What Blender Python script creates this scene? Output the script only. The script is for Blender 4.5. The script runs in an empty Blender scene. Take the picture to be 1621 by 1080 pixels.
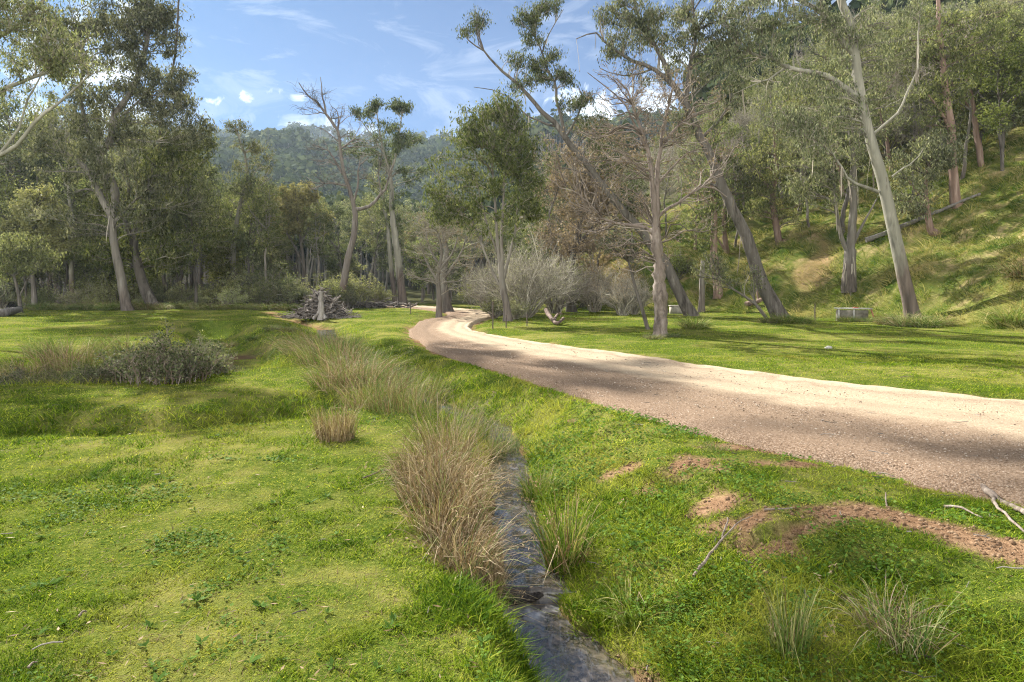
import bpy, math, numpy as np
rng = np.random.RandomState(11)
F = 1081.0; CX = 810.5; HV = 450.0; CAMZ = 1.7
scene = bpy.context.scene
COL = scene.collection
pi = math.pi

# ------------------------------------------------------------------ helpers
def P(u, v, Y, z=None):
    return np.array([(u-CX)/F*Y, Y, CAMZ-(v-HV)/F*Y if z is None else z])

def G(u, v, z=0.0):
    Y = (CAMZ-z)*F/(v-HV)
    return ((u-CX)/F*Y, Y)

def tag(o, label=None, cat=None, group=None, kind=None):
    if label and len(label.split()) > 16: print('LONG', label)
    if label: o['label'] = label
    if cat: o['category'] = cat
    if group: o['group'] = group
    if kind: o['kind'] = kind
    return o

def empty(name, loc=(0, 0, 0), rz=0.0):
    o = bpy.data.objects.new(name, None); COL.objects.link(o)
    o.location = loc; o.rotation_euler = (0, 0, rz); o.empty_display_size = .2
    return o

def mesh_data(name, V, faces, mats, tint=None, matidx=None, smooth=False, attrs=None):
    """faces: list of integer arrays (n,k)."""
    me = bpy.data.meshes.new(name)
    V = np.asarray(V, dtype=np.float32)
    me.vertices.add(len(V)); me.vertices.foreach_set('co', V.ravel())
    faces = [np.asarray(f, dtype=np.int32) for f in faces if len(f)]
    nl = sum(f.size for f in faces); nf = sum(len(f) for f in faces)
    me.loops.add(nl); me.polygons.add(nf)
    me.loops.foreach_set('vertex_index', np.concatenate([f.ravel() for f in faces]))
    starts = []; s = 0
    for f in faces:
        k = f.shape[1]; starts.append(s+np.arange(len(f), dtype=np.int32)*k); s += f.size
    me.polygons.foreach_set('loop_start', np.concatenate(starts).astype(np.int32))
    me.update(calc_edges=True)
    if smooth: me.polygons.foreach_set('use_smooth', np.ones(nf, dtype=bool))
    if matidx is not None: me.polygons.foreach_set('material_index', np.asarray(matidx, dtype=np.int32))
    for m in mats: me.materials.append(m)
    if tint is not None:
        a = me.attributes.new('tint', 'FLOAT', 'POINT'); a.data.foreach_set('value', np.asarray(tint, dtype=np.float32))
    for k, val in (attrs or {}).items():
        a = me.attributes.new(k, 'FLOAT', 'POINT'); a.data.foreach_set('value', np.asarray(val, dtype=np.float32))
    return me

def obj(name, me, parent=None, loc=(0, 0, 0)):
    o = bpy.data.objects.new(name, me); COL.objects.link(o)
    if parent is not None: o.parent = parent
    o.location = loc
    return o

def norm(a): return a/np.maximum(np.linalg.norm(a, axis=-1, keepdims=True), 1e-9)

_perm = np.random.RandomState(5).rand(256, 256)
def vn(x, y, s=1.0, o=0):
    x = np.asarray(x)/s+o*17.3+1000; y = np.asarray(y)/s+o*9.1+1000
    xi = np.floor(x).astype(int); yi = np.floor(y).astype(int)
    fx = x-xi; fy = y-yi; fx = fx*fx*(3-2*fx); fy = fy*fy*(3-2*fy)
    g = lambda i, j: _perm[(xi+i) % 256, (yi+j) % 256]
    return (g(0, 0)*(1-fx)+g(1, 0)*fx)*(1-fy)+(g(0, 1)*(1-fx)+g(1, 1)*fx)*fy-0.5

def fbm(x, y, s, n=3, o=0):
    t = 0; a = 1.0
    for i in range(n): t = t+a*vn(x, y, s, o+i); s /= 2.03; a *= .5
    return t

def sstep(a, b, x):
    t = np.clip((x-a)/(b-a), 0, 1); return t*t*(3-2*t)

def polydist(x, y, pts, vals=None):
    """distance to polyline (+ interpolated vals, signed side: + is right of travel)."""
    x = np.asarray(x, float); y = np.asarray(y, float)
    best = np.full(x.shape, 1e9); side = np.ones(x.shape); vo = [np.zeros(x.shape) for _ in (vals or [])]
    for i in range(len(pts)-1):
        ax, ay = pts[i][:2]; bx, by = pts[i+1][:2]; dx, dy = bx-ax, by-ay; L2 = dx*dx+dy*dy
        t = np.clip(((x-ax)*dx+(y-ay)*dy)/L2, 0, 1)
        px = x-(ax+t*dx); py = y-(ay+t*dy); d = np.hypot(px, py)
        m = d < best
        best = np.where(m, d, best); side = np.where(m, np.sign(dx*(-py)+dy*px+1e-12), side)
        for k, vv in enumerate(vals or []): vo[k] = np.where(m, vv[i]*(1-t)+vv[i+1]*t, vo[k])
    return best, side, vo

def resample(pts, n):
    pts = np.asarray(pts, float)
    if len(pts) == 2: 
        t = np.linspace(0, 1, n)[:, None]; return pts[0]*(1-t)+pts[1]*t
    e = np.vstack([2*pts[0]-pts[1], pts, 2*pts[-1]-pts[-2]])
    seg = np.linalg.norm(np.diff(pts, axis=0), axis=1); cum = np.concatenate([[0], np.cumsum(seg)])
    out = []
    for s in np.linspace(0, cum[-1], n):
        i = min(np.searchsorted(cum, s, side='right')-1, len(seg)-1); t = (s-cum[i])/seg[i]
        p0, p1, p2, p3 = e[i:i+4]
        out.append(.5*((2*p1)+(-p0+p2)*t+(2*p0-5*p1+4*p2-p3)*t*t+(-p0+3*p1-3*p2+p3)*t**3))
    return np.array(out)

# ------------------------------------------------------------------ batched geometry
class Geo:
    def __init__(s): s.V = []; s.F4 = []; s.F3 = []; s.T = []; s.n = 0; s.mi4 = []; s.mi3 = []
    def add(s, V, F4=None, F3=None, T=0.5, mi=0):
        V = np.asarray(V, float).reshape(-1, 3)
        s.V.append(V); s.T.append(np.broadcast_to(np.asarray(T, float), (len(V),)))
        if F4 is not None and len(F4): s.F4.append(np.asarray(F4).reshape(-1, 4)+s.n); s.mi4.append(np.full(len(s.F4[-1]), mi))
        if F3 is not None and len(F3): s.F3.append(np.asarray(F3).reshape(-1, 3)+s.n); s.mi3.append(np.full(len(s.F3[-1]), mi))
        s.n += len(V)
    def tubes(s, Pt, R, sides=5, T=0.5, mi=0, rough=0.0, cap=False):
        Pt = np.asarray(Pt, float)
        if Pt.ndim == 2: Pt = Pt[None]
        M, K, _ = Pt.shape
        if M == 0: return
        R = np.broadcast_to(np.asarray(R, float), (M, K))
        tan = norm(np.gradient(Pt, axis=1)); mean = norm(Pt[:, -1]-Pt[:, 0])
        ref = np.where(np.abs(mean[:, 2:3]) > .8, np.array([[1., 0, 0]]), np.array([[0, 0, 1.]]))[:, None, :]
        a = norm(np.cross(tan, ref)); b = np.cross(tan, a)
        th = np.arange(sides)*2*pi/sides
        c = np.cos(th)[None, None, :, None]; sn = np.sin(th)[None, None, :, None]
        rr = R[:, :, None, None]
        if rough > 0: rr = rr*(1+rough*(rng.rand(M, K, sides, 1)-.5))
        V = Pt[:, :, None, :]+rr*(c*a[:, :, None, :]+sn*b[:, :, None, :])
        k = np.arange(K-1)[:, None]*sides; i = np.arange(sides)[None, :]; j = (i+1) % sides
        q = np.stack([k+i, k+j, k+sides+j, k+sides+i], -1).reshape(-1, 4)
        F4 = (np.arange(M)*K*sides)[:, None, None]+q[None]
        Tt = np.broadcast_to(np.asarray(T, float).reshape(-1, 1) if np.ndim(T) else np.full((1, 1), T), (M, K*sides)).ravel()
        n0 = s.n
        s.add(V, F4, None, Tt, mi)
        if cap:
            for m in range(M):
                for kk in (0, K-1):
                    base = m*K*sides+kk*sides
                    f = [[base+0, base+q1, base+q1+1] for q1 in range(1, sides-1)]
                    s.F3.append(np.array(f)+n0); s.mi3.append(np.full(len(f), mi))
    def ribbons(s, Pt, W, side, T=0.5, mi=0):
        """Pt (M,K,3), W (M,K-1) widths (tip is a point)"""
        M, K, _ = Pt.shape
        h = W[:, :, None]*.5*side[:, None, :]
        L = Pt[:, :-1]-h; Rr = Pt[:, :-1]+h
        V = np.concatenate([np.stack([L, Rr], 2).reshape(M, -1, 3), Pt[:, -1:]], 1)
        nv = 2*(K-1)+1
        q = np.array([[2*k, 2*k+1, 2*k+3, 2*k+2] for k in range(K-2)]).reshape(-1, 4)
        o = (np.arange(M)*nv)[:, None, None]
        F4 = o+q[None] if len(q) else None
        F3 = o+np.array([[2*(K-2), 2*(K-2)+1, nv-1]])[None]
        Tt = np.repeat(np.broadcast_to(np.asarray(T, float), (M,)), nv)
        s.add(V, F4, F3, Tt, mi)
    def leaves(s, p, ax, sd, L, W, T=0.5, mi=0):
        p = np.asarray(p); L = np.asarray(L).reshape(-1, 1); W = np.asarray(W).reshape(-1, 1)
        V = np.stack([p, p+.45*L*ax+.5*W*sd, p+L*ax, p+.45*L*ax-.5*W*sd], 1)
        M = len(p); F4 = (np.arange(M)*4)[:, None]+np.arange(4)[None]
        s.add(V, F4, None, np.repeat(np.broadcast_to(np.asarray(T, float), (M,)), 4), mi)
    def mesh(s, name, mats, smooth=False):
        f = []; mi = []
        if s.F4: f.append(np.concatenate(s.F4)); mi.append(np.concatenate(s.mi4))
        if s.F3: f.append(np.concatenate(s.F3)); mi.append(np.concatenate(s.mi3))
        return mesh_data(name, np.concatenate(s.V), f, mats, np.concatenate(s.T), np.concatenate(mi) if len(mats) > 1 else None, smooth)

def rdir(n, zs=1.0):
    d = rng.randn(n, 3); d[:, 2] *= zs; return norm(d)

# ------------------------------------------------------------------ materials
def newmat(name):
    m = bpy.data.materials.new(name); m.use_nodes = True; nt = m.node_tree; nt.nodes.clear()
    out = nt.nodes.new('ShaderNodeOutputMaterial'); return m, nt, out
def nd(nt, t, **kw):
    n = nt.nodes.new(t)
    for k, v in kw.items():
        if k.startswith('i_'):
            key = k[2:]; key = int(key) if key.isdigit() else key.replace('_', ' ')
            if hasattr(v, 'is_output') or isinstance(v, bpy.types.NodeSocket): nt.links.new(v, n.inputs[key])
            else: n.inputs[key].default_value = v
        else: setattr(n, k, v)
    return n
def ramp(nt, fac, stops, interp='LINEAR'):
    r = nt.nodes.new('ShaderNodeValToRGB'); nt.links.new(fac, r.inputs[0]); cr = r.color_ramp; cr.interpolation = interp
    while len(cr.elements) < len(stops): cr.elements.new(0.5)
    for e, (p, c) in zip(cr.elements, stops):
        e.position = p; e.color = (c, c, c, 1) if np.isscalar(c) else (*c, 1)
    return r.outputs[0]
def noise(nt, vec, scale, detail=3, rough=.55, dist=0, out='Fac'):
    n = nd(nt, 'ShaderNodeTexNoise', i_Scale=scale, i_Detail=detail, i_Roughness=rough, i_Distortion=dist)
    nt.links.new(vec, n.inputs['Vector']); return n.outputs[out]
def mix(nt, f, a, b, mode='MIX'):
    n = nt.nodes.new('ShaderNodeMix'); n.data_type = 'RGBA'; n.blend_type = mode
    for s, v in ((n.inputs[0], f), (n.inputs[6], a), (n.inputs[7], b)):
        if isinstance(v, bpy.types.NodeSocket): nt.links.new(v, s)
        elif s == n.inputs[0]: s.default_value = v
        else: s.default_value = (*v, 1)
    return n.outputs[2]
def math_(nt, op, a, b=0.0, c=None, clamp=False):
    n = nt.nodes.new('ShaderNodeMath'); n.operation = op; n.use_clamp = clamp
    for i, v in enumerate((a, b) + ((c,) if c is not None else ())):
        if isinstance(v, bpy.types.NodeSocket): nt.links.new(v, n.inputs[i])
        else: n.inputs[i].default_value = v
    return n.outputs[0]
def mapping(nt, vec, scale=(1, 1, 1), rot=(0, 0, 0)):
    n = nt.nodes.new('ShaderNodeMapping'); nt.links.new(vec, n.inputs[0]); n.inputs['Scale'].default_value = scale; n.inputs['Rotation'].default_value = rot
    return n.outputs[0]
def pos(nt): return nd(nt, 'ShaderNodeNewGeometry').outputs['Position']
def objc(nt): return nd(nt, 'ShaderNodeTexCoord').outputs['Object']
def attr(nt, name): return nd(nt, 'ShaderNodeAttribute', attribute_name=name).outputs['Fac']
def bump(nt, h, strength=.5, dist=.05):
    return nd(nt, 'ShaderNodeBump', i_Strength=strength, i_Distance=dist, i_Height=h).outputs[0]
def surf(nt, out, col, rough=.8, spec=.3, nrm=None, trans=0.0, tcol=None):
    p = nd(nt, 'ShaderNodeBsdfPrincipled')
    for k, v in (('Base Color', col), ('Roughness', rough), ('Specular IOR Level', spec)):
        if isinstance(v, bpy.types.NodeSocket): nt.links.new(v, p.inputs[k])
        else: p.inputs[k].default_value = (*v, 1) if k == 'Base Color' else v
    if nrm is not None: nt.links.new(nrm, p.inputs['Normal'])
    if trans > 0:
        t = nd(nt, 'ShaderNodeBsdfTranslucent'); c = tcol if tcol is not None else col
        if isinstance(c, bpy.types.NodeSocket): nt.links.new(c, t.inputs[0])
        else: t.inputs[0].default_value = (*c, 1)
        mx = nd(nt, 'ShaderNodeMixShader', i_0=trans); nt.links.new(p.outputs[0], mx.inputs[1]); nt.links.new(t.outputs[0], mx.inputs[2])
        nt.links.new(mx.outputs[0], out.inputs[0])
    else: nt.links.new(p.outputs[0], out.inputs[0])
    return p

def leaf_mat(name, dark, midc, light, trans=.3, spec=.35, rough=.45, objvar=.25, patch=None):
    m, nt, out = newmat(name)
    c = ramp(nt, attr(nt, 'tint'), [(0, dark), (.5, midc), (1, light)])
    oi = nd(nt, 'ShaderNodeObjectInfo').outputs['Random']
    hs = nd(nt, 'ShaderNodeHueSaturation', i_Color=c)
    nt.links.new(math_(nt, 'MULTIPLY_ADD', oi, objvar*.10, .5-objvar*.05), hs.inputs['Hue'])
    nt.links.new(math_(nt, 'MULTIPLY_ADD', math_(nt, 'FRACT', math_(nt, 'MULTIPLY', oi, 7.13)), objvar*1.6, 1-objvar*.8), hs.inputs['Value'])
    nt.links.new(math_(nt, 'MULTIPLY_ADD', math_(nt, 'FRACT', math_(nt, 'MULTIPLY', oi, 13.7)), objvar*1.4, 1-objvar*.7), hs.inputs['Saturation'])
    c = hs.outputs[0]
    if patch:
        n = noise(nt, pos(nt), patch[0], 3)
        c = mix(nt, ramp(nt, n, [(patch[2], 0), (patch[3], patch[4])]), c, patch[1])
    tc = mix(nt, 1.0, c, (1.0, 1.0, .62), 'MULTIPLY')
    surf(nt, out, c, max(rough, .6), spec*.15, None, trans, tc)
    return m

def bark_mat(name, c1, c2, c3, scale=6, stretch=.12, lowdark=None, bstr=.6, objvar=.2, rings=False):
    """c1 main, c2 dark fissures, c3 light patches; lowdark=(height,colour) rough stocking at the base"""
    m, nt, out = newmat(name)
    oc = objc(nt)
    v = mapping(nt, oc, (1, 1, stretch))
    n1 = noise(nt, v, scale, 5, .65, .6); n2 = noise(nt, mapping(nt, oc, (1, 1, .45)), scale*.35, 3, .5, .8)
    c = ramp(nt, n1, [(.33, c2), (.5, c1), (.72, c3)])
    c = mix(nt, ramp(nt, n2, [(.42, 0), (.6, .8)]), c, c1)
    if lowdark:
        z = nd(nt, 'ShaderNodeSeparateXYZ', i_0=oc).outputs[2]
        zz = math_(nt, 'ADD', z, math_(nt, 'MULTIPLY', n2, lowdark[0]*1.2))
        f = ramp(nt, math_(nt, 'DIVIDE', zz, lowdark[0]*2.2), [(.45, 1), (.62, 0)])
        dk = ramp(nt, n1, [(.35, tuple(x*.45 for x in lowdark[1])), (.6, lowdark[1])])
        c = mix(nt, f, c, dk)
    oi = nd(nt, 'ShaderNodeObjectInfo').outputs['Random']
    hs = nd(nt, 'ShaderNodeHueSaturation', i_Color=c); nt.links.new(math_(nt, 'MULTIPLY_ADD', oi, objvar*2, 1-objvar), hs.inputs['Value'])
    h = math_(nt, 'ADD', n1, math_(nt, 'MULTIPLY', noise(nt, v, scale*4, 3), .4))
    surf(nt, out, hs.outputs[0], .85, .2, bump(nt, h, bstr, .06))
    return m

def flat_mat(name, c1, c2, scale=8, rough=.85, bstr=.3, stretch=(1, 1, 1), spec=.25, tint=False):
    m, nt, out = newmat(name)
    n = noise(nt, mapping(nt, objc(nt), stretch), scale, 5, .6)
    c = ramp(nt, n, [(.35, c1), (.68, c2)])
    if tint: c = mix(nt, 1.0, c, ramp(nt, attr(nt, 'tint'), [(0, .35), (1, 1.5)]), 'MULTIPLY')
    surf(nt, out, c, rough, spec, bump(nt, n, bstr, .03))
    return m
DN = .72; LN = .68; PREF = 'NONE'; HAZE = 0.0002; SUN = 5.0; SUNAZ = 38; SUNEL = 36; SKYS = .15; EXPO = 1.85; SKYTINT = (.022, .070, .132); CLOUD = (2.3, 2.45, 2.6); BACK_FILL = (9, 8.9, 8.5)
# ------------------------------------------------------------------ terrain
STREAM = [(3.2, -2.0), (2.2, .6), (1.35, 2.2), (.64, 3.1), (.37, 3.86), (.16, 4.34), (.07, 4.8), (.1, 5.1), (.03, 5.9), (-.03, 7.1), (-.08, 8.6), (-.25, 9.9),
          (-1.1, 11.2), (-2.0, 12.8), (-3.4, 15.8), (-4.9, 19.5), (-6.6, 24.5), (-8.2, 30), (-12, 36), (-15, 42)]
S_HW = [.45, .42, .36, .31, .26, .22, .18, .16, .16, .16, .17, .2, .2, .2, .2, .2, .25, .3, .2, .2]
S_ZW = [-.60, -.59, -.58, -.575, -.57, -.565, -.56, -.49, -.48, -.46, -.44, -.43, -.40, -.38, -.36, -.34, -.32, -.3, -.1, .1]
S_BL = [1, .9, .6, .42, .4, .55, .6, .65, .7, .9, 1.1, 1.2, 1.1, 1.0, 1.2, 1.4, 1.4, 1.2, 1.0, 1.0]       # bank width left (seen looking upstream)
S_BR = [2.2, 2.2, 2.1, 2.1, 2.1, 2.0, 1.9, 1.8, 1.7, 1.5, 1.3, 1.2, 1.2, 1.3, 1.4, 1.4, 1.4, 1.2, 1.0, 1.0]
DITCH = [(-18, 13.0), (-13, 13.6), (-9.8, 13.2), (-7.7, 13.2), (-6.5, 14.6), (-7.6, 19.5), (-10.5, 24.5), (-13, 29)]
SWALE = [(-2.6, 10.3), (-3.2, 9.4), (-4.2, 8.6), (-5.4, 8.3), (-7.6, 8.6), (-11, 9.4)]
TOE = [(26, 4), (21, 14), (18.0, 23), (17.5, 29.6), (16.2, 33.4), (14.4, 36.7), (11.3, 41.5), (5.5, 45), (2, 54), (-1, 68), (-4, 100), (-6, 160)]
ROAD = [(18, -8), (12.5, .5), (8.6, 4.9), (6.1, 7.4), (4.35, 9.5), (3.05, 11.75), (1.35, 15.1), (-.3, 18.3), (-1.5, 21.6), (-2.55, 25), (-2.9, 28.5), (-2.9, 32.5), (-2.25, 37.5), (-2.7, 42), (-4.3, 46), (-6.4, 50), (-9, 53.5), (-13, 57)]
R_HW = [3.1, 3.1, 3.0, 2.75, 2.45, 2.15, 1.95, 1.72, 1.38, 1.15, 1.15, 1.35, 1.35, 1.3, 1.3, 1.3, 1.3, 1.3]

def _ridge(x, y, yr, y0, us, vs, wob):
    u = CX+F*x/np.maximum(y, 1)
    e = (HV-np.interp(u, us, vs))/F*yr+CAMZ
    e = e+fbm(x, y, 90, 3, 3)*wob-13
    t = np.clip((y-y0)/(yr-y0), 0, 1); back = 1-.25*sstep(yr, yr*1.35, y)
    return np.where(y > 1, e*(t**1.25)*back, 0)

def height(x, y, carve=True):
    x = np.asarray(x, float); y = np.asarray(y, float)
    r = np.hypot(x, y)
    h = fbm(x, y, 9, 2, 1)*.10*sstep(10, 30, r)+fbm(x, y, 2.3, 2, 2)*.05+(fbm(x, y, .45, 3, 4)*.026+fbm(x, y, .14, 2, 44)*.016)*(1-sstep(8, 22, r))
    # hill on the road's far side
    d, sd, _ = polydist(x, y, TOE); d = d*sd
    hd = np.maximum(d+.8, 0)
    hill = .62*hd*sstep(0, 3.5, hd)
    hill = np.where(hill > 22, 22+(hill-22)*.55, hill); hill = np.where(hill > 60, 60+(hill-60)*.2, hill)
    lump = (fbm(x, y, 2.6, 3, 6)*.75+fbm(x, y, .8, 2, 9)*.22)*sstep(.5, 4, hd)
    h = h+hill+lump
    # forested slopes behind
    hl = np.maximum(0, (-x-22-(y-46)*.02))*.0+np.maximum(0, y-62)*.035*sstep(62, 110, y)*np.clip((-x+5)/30, 0, 1)
    h = h+hl
    A = _ridge(x, y, 760, 330, [-400, 0, 200, 330, 400, 470, 520, 570, 650, 800, 1000, 1600, 2200], [150, 190, 215, 212, 204, 193, 197, 211, 225, 250, 300, 250, 200], 22)
    B = _ridge(x, y, 400, 150, [-400, 0, 200, 330, 440, 500, 560, 620, 680, 760, 1000, 2000], [170, 215, 228, 230, 220, 231, 250, 285, 318, 345, 400, 400], 14)
    Cc = _ridge(x, y, 520, 230, [-400, 440, 520, 590, 640, 720, 800, 900, 1000, 1200, 1600, 2200], [430, 350, 262, 222, 209, 206, 206, 200, 190, 150, 100, 60], 16)
    h = np.maximum(h, np.maximum(np.maximum(A, B), Cc)*sstep(120, 200, y))
    if not carve: return h
    # ditch and swale
    dd, _, _ = polydist(x, y, DITCH); dd = dd+fbm(x, y, 1.3, 2, 5)*.7
    h = h-.62*(1-sstep(.5, 1.9, dd))
    ds, _, _ = polydist(x, y, SWALE); h = h-.26*(1-sstep(.15, 1.0, ds+fbm(x, y, .7, 2, 8)*.25))
    # road bed
    dr, sr, (hw,) = polydist(x, y, ROAD, [R_HW])
    # stream
    D, sd, (hw2, zw, bl, br) = polydist(x, y, STREAM, [S_HW, S_ZW, S_BL, S_BR])
    w = np.where(sd < 0, bl, br)
    Dn = D+fbm(x, y, .5, 3, 7)*.14+fbm(x, y, 2.0, 2, 2)*.12*(sd > 0)
    t = np.clip((Dn-hw2)/w, 0, 1)
    tl = t**.75*(1-t)+t*sstep(0, 1, t)
    # on the right side: low shelf, then a small worn scarp
    tr = .62*sstep(0, .62, t)+.38*sstep(.60, .98, t+vn(x, y, .35, 3)*.14)
    tt = np.where(sd < 0, tl, tr)*.8+.2*sstep(0, .07, t)
    bed = zw-.07-.06*np.clip(1-Dn/hw2, 0, 1)
    h = np.where(t < 1, bed*(1-tt)+h*tt, h)
    return h

def gh(x, y): return float(height(np.array([x]), np.array([y]))[0])

ROADZ = lambda x, y: height(x, y, False)*.9

DIRT = []  # (x,y,rx,ry)
for (u, v, z, rx, ry) in [(985, 772, -.3, .22, .22), (1085, 768, -.22, .34, .3), (1020, 800, -.3, .2, .12), (1190, 830, -.1, .15, .1), (1135, 822, -.2, .25, .16), (905, 660, -.1, .12, .15), (1180, 705, 0, .7, .22), (1290, 735, 0, .5, .16), 
                          (870, 606, 0, .4, .25), (90, 607, -.6, .9, .2), (340, 560, -.3, .8, 1.1), (370, 545, -.2, 1, .8), (690, 537, 0, .9, .6)]:
    DIRT.append((*G(u, v, z), rx, ry))
SANDPATH = [G(1310, 818), G(1380, 812), G(1450, 832), G(1530, 858), G(1625, 885), G(1760, 930)]

def dirtmask(x, y):
    m = np.zeros(np.shape(x)); nz = fbm(x, y, .35, 3, 12)*.9+fbm(x, y, .12, 2, 19)*.5
    for cx, cy, rx, ry in DIRT:
        e = np.hypot((x-cx)/rx, (y-cy)/ry)+nz; m = np.maximum(m, 1-sstep(.45, 1.3, e))
    d, _, _ = polydist(x, y, SANDPATH); m = np.maximum(m, 1-sstep(.06, .28, d+nz*.15+.0))
    D, sd, (hw2, zw, bl, br) = polydist(x, y, STREAM, [S_HW, S_ZW, S_BL, S_BR])
    m = np.maximum(m, 1-sstep(0.02, .12, D-hw2+nz*.1))
    tq = np.clip((D-hw2)/br, 0, 1.2)
    m = np.maximum(m, (sd > 0)*(y < 9.5)*sstep(.50, .62, tq)*(1-sstep(.86, .98, tq))*sstep(.13, .34, fbm(x, y, .9, 3, 23)+.3*vn(x, y, .15, 24)))
    dr, _, (hw,) = polydist(x, y, ROAD, [R_HW]); m = np.maximum(m, (1-sstep(-.05, .30, dr-hw+fbm(x, y, .5, 3, 13)*.55))*.95)
    # thin earth bank on the hill
    dt, st, _ = polydist(x, y, TOE); hh = dt*st
    s = sstep(.5, 2, hh)*(1-sstep(6, 9, hh))*sstep(.2, .42, fbm(x, y, 3.5, 3, 20))*.6
    return np.maximum(m, s)

def axis(dense, lim_lo, lim_hi, a, b, step, g=1.06):
    c = list(np.arange(a, b+1e-6, step))
    s = step; x = b
    while x < lim_hi: s = min(s*g, 14); x += s; c.append(x)
    s = step; x = a; lo = []
    while x > lim_lo: s = min(s*g, 14); x -= s; lo.append(x)
    return np.array(lo[::-1]+c)
gx = axis(0, -900, 900, -3.2, 4.2, .045, 1.035)
gy = axis(0, -25, 1000, 2.6, 10, .05, 1.02)
GX, GY = np.meshgrid(gx, gy)
X1, Y1 = GX.ravel(), GY.ravel()
H1 = np.concatenate([height(X1[i:i+60000], Y1[i:i+60000]) for i in range(0, len(X1), 60000)])
# road bed smoothed into the ground
dr, sr, (hwr,) = polydist(X1, Y1, ROAD, [R_HW])
base = np.zeros_like(H1)
k = 1-sstep(0, .6, dr-hwr)
H1 = H1*(1-k)+(fbm(X1, Y1, 9, 2, 1)*.04-.10)*k
nx_, ny_ = len(gx), len(gy)
ii = (np.arange(ny_-1)[:, None]*nx_+np.arange(nx_-1)[None]).ravel()
Q = np.stack([ii, ii+1, ii+nx_+1, ii+nx_], -1)
cy_ = Y1[ii]
dm = dirtmask(X1, Y1)
dt_, st_, _ = polydist(X1, Y1, TOE); hillside = sstep(0, 2, dt_*st_)
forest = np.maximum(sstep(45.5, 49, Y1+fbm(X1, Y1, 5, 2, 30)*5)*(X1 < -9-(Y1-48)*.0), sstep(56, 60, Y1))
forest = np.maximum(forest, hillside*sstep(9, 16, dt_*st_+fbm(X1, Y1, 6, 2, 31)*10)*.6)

def ground_material():
    m, nt, out = newmat('meadow_ground')
    p = pos(nt)
    n_big = noise(nt, p, .35, 4, .6); n_mid = noise(nt, p, 2.2, 4, .6); n_f = noise(nt, p, 28, 4, .7); n_ff = noise(nt, p, 120, 2)
    g = ramp(nt, n_f, [(.3, (.025, .042, .008)), (.52, (.065, .095, .014)), (.75, (.17, .18, .04))])
    g = mix(nt, ramp(nt, math_(nt, 'ADD', math_(nt, 'MULTIPLY', n_big, .6), math_(nt, 'MULTIPLY', n_mid, .4)), [(.46, 0), (.6, .75)]), g, (.21, .19, .06))
    hg = ramp(nt, noise(nt, mapping(nt, p, (1, 1, .5)), 1.1, 5, .65), [(.36, (.04, .07, .012)), (.52, (.12, .13, .035)), (.68, (.28, .22, .11))])
    g = mix(nt, attr(nt, 'hillside'), g, hg)
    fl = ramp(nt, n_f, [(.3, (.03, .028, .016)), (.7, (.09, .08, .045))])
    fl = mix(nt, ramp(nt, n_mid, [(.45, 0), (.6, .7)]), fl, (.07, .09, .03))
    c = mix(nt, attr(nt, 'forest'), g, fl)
    soil = ramp(nt, math_(nt, 'ADD', math_(nt, 'MULTIPLY', n_f, .6), math_(nt, 'MULTIPLY', n_mid, .4)), [(.3, (.06, .035, .02)), (.48, (.18, .108, .062)), (.68, (.33, .215, .13))])
    wetz = nd(nt, 'ShaderNodeSeparateXYZ', i_0=p).outputs[2]
    wet = ramp(nt, wetz, [(0, 0), (1, 0)])
    wf = nd(nt, 'ShaderNodeMapRange', i_1=-.62, i_2=-.40, i_3=.75, i_4=0.0); nt.links.new(wetz, wf.inputs[0])
    soil = mix(nt, wf.outputs[0], soil, (.045, .032, .022))
    c = mix(nt, attr(nt, 'dirt'), c, soil)
    h = math_(nt, 'ADD', n_f, math_(nt, 'MULTIPLY', n_ff, .5))
    surf(nt, out, c, 1.0, .0, bump(nt, h, .8, .025))
    return m
M_ground = ground_material()
split = 128.0
near = cy_ < split
Vg = np.stack([X1, Y1, H1], -1)
def submesh(name, mask, mats):
    q = Q[mask]; used = np.unique(q); remap = np.full(len(Vg), -1); remap[used] = np.arange(len(used))
    return mesh_data(name, Vg[used], [remap[q]], mats, smooth=True, attrs={'dirt': dm[used], 'hillside': hillside[used], 'forest': forest[used]})
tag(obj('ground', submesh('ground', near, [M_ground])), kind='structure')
tag(obj('hills', submesh('hills', ~near, [M_ground])), kind='structure')

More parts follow.
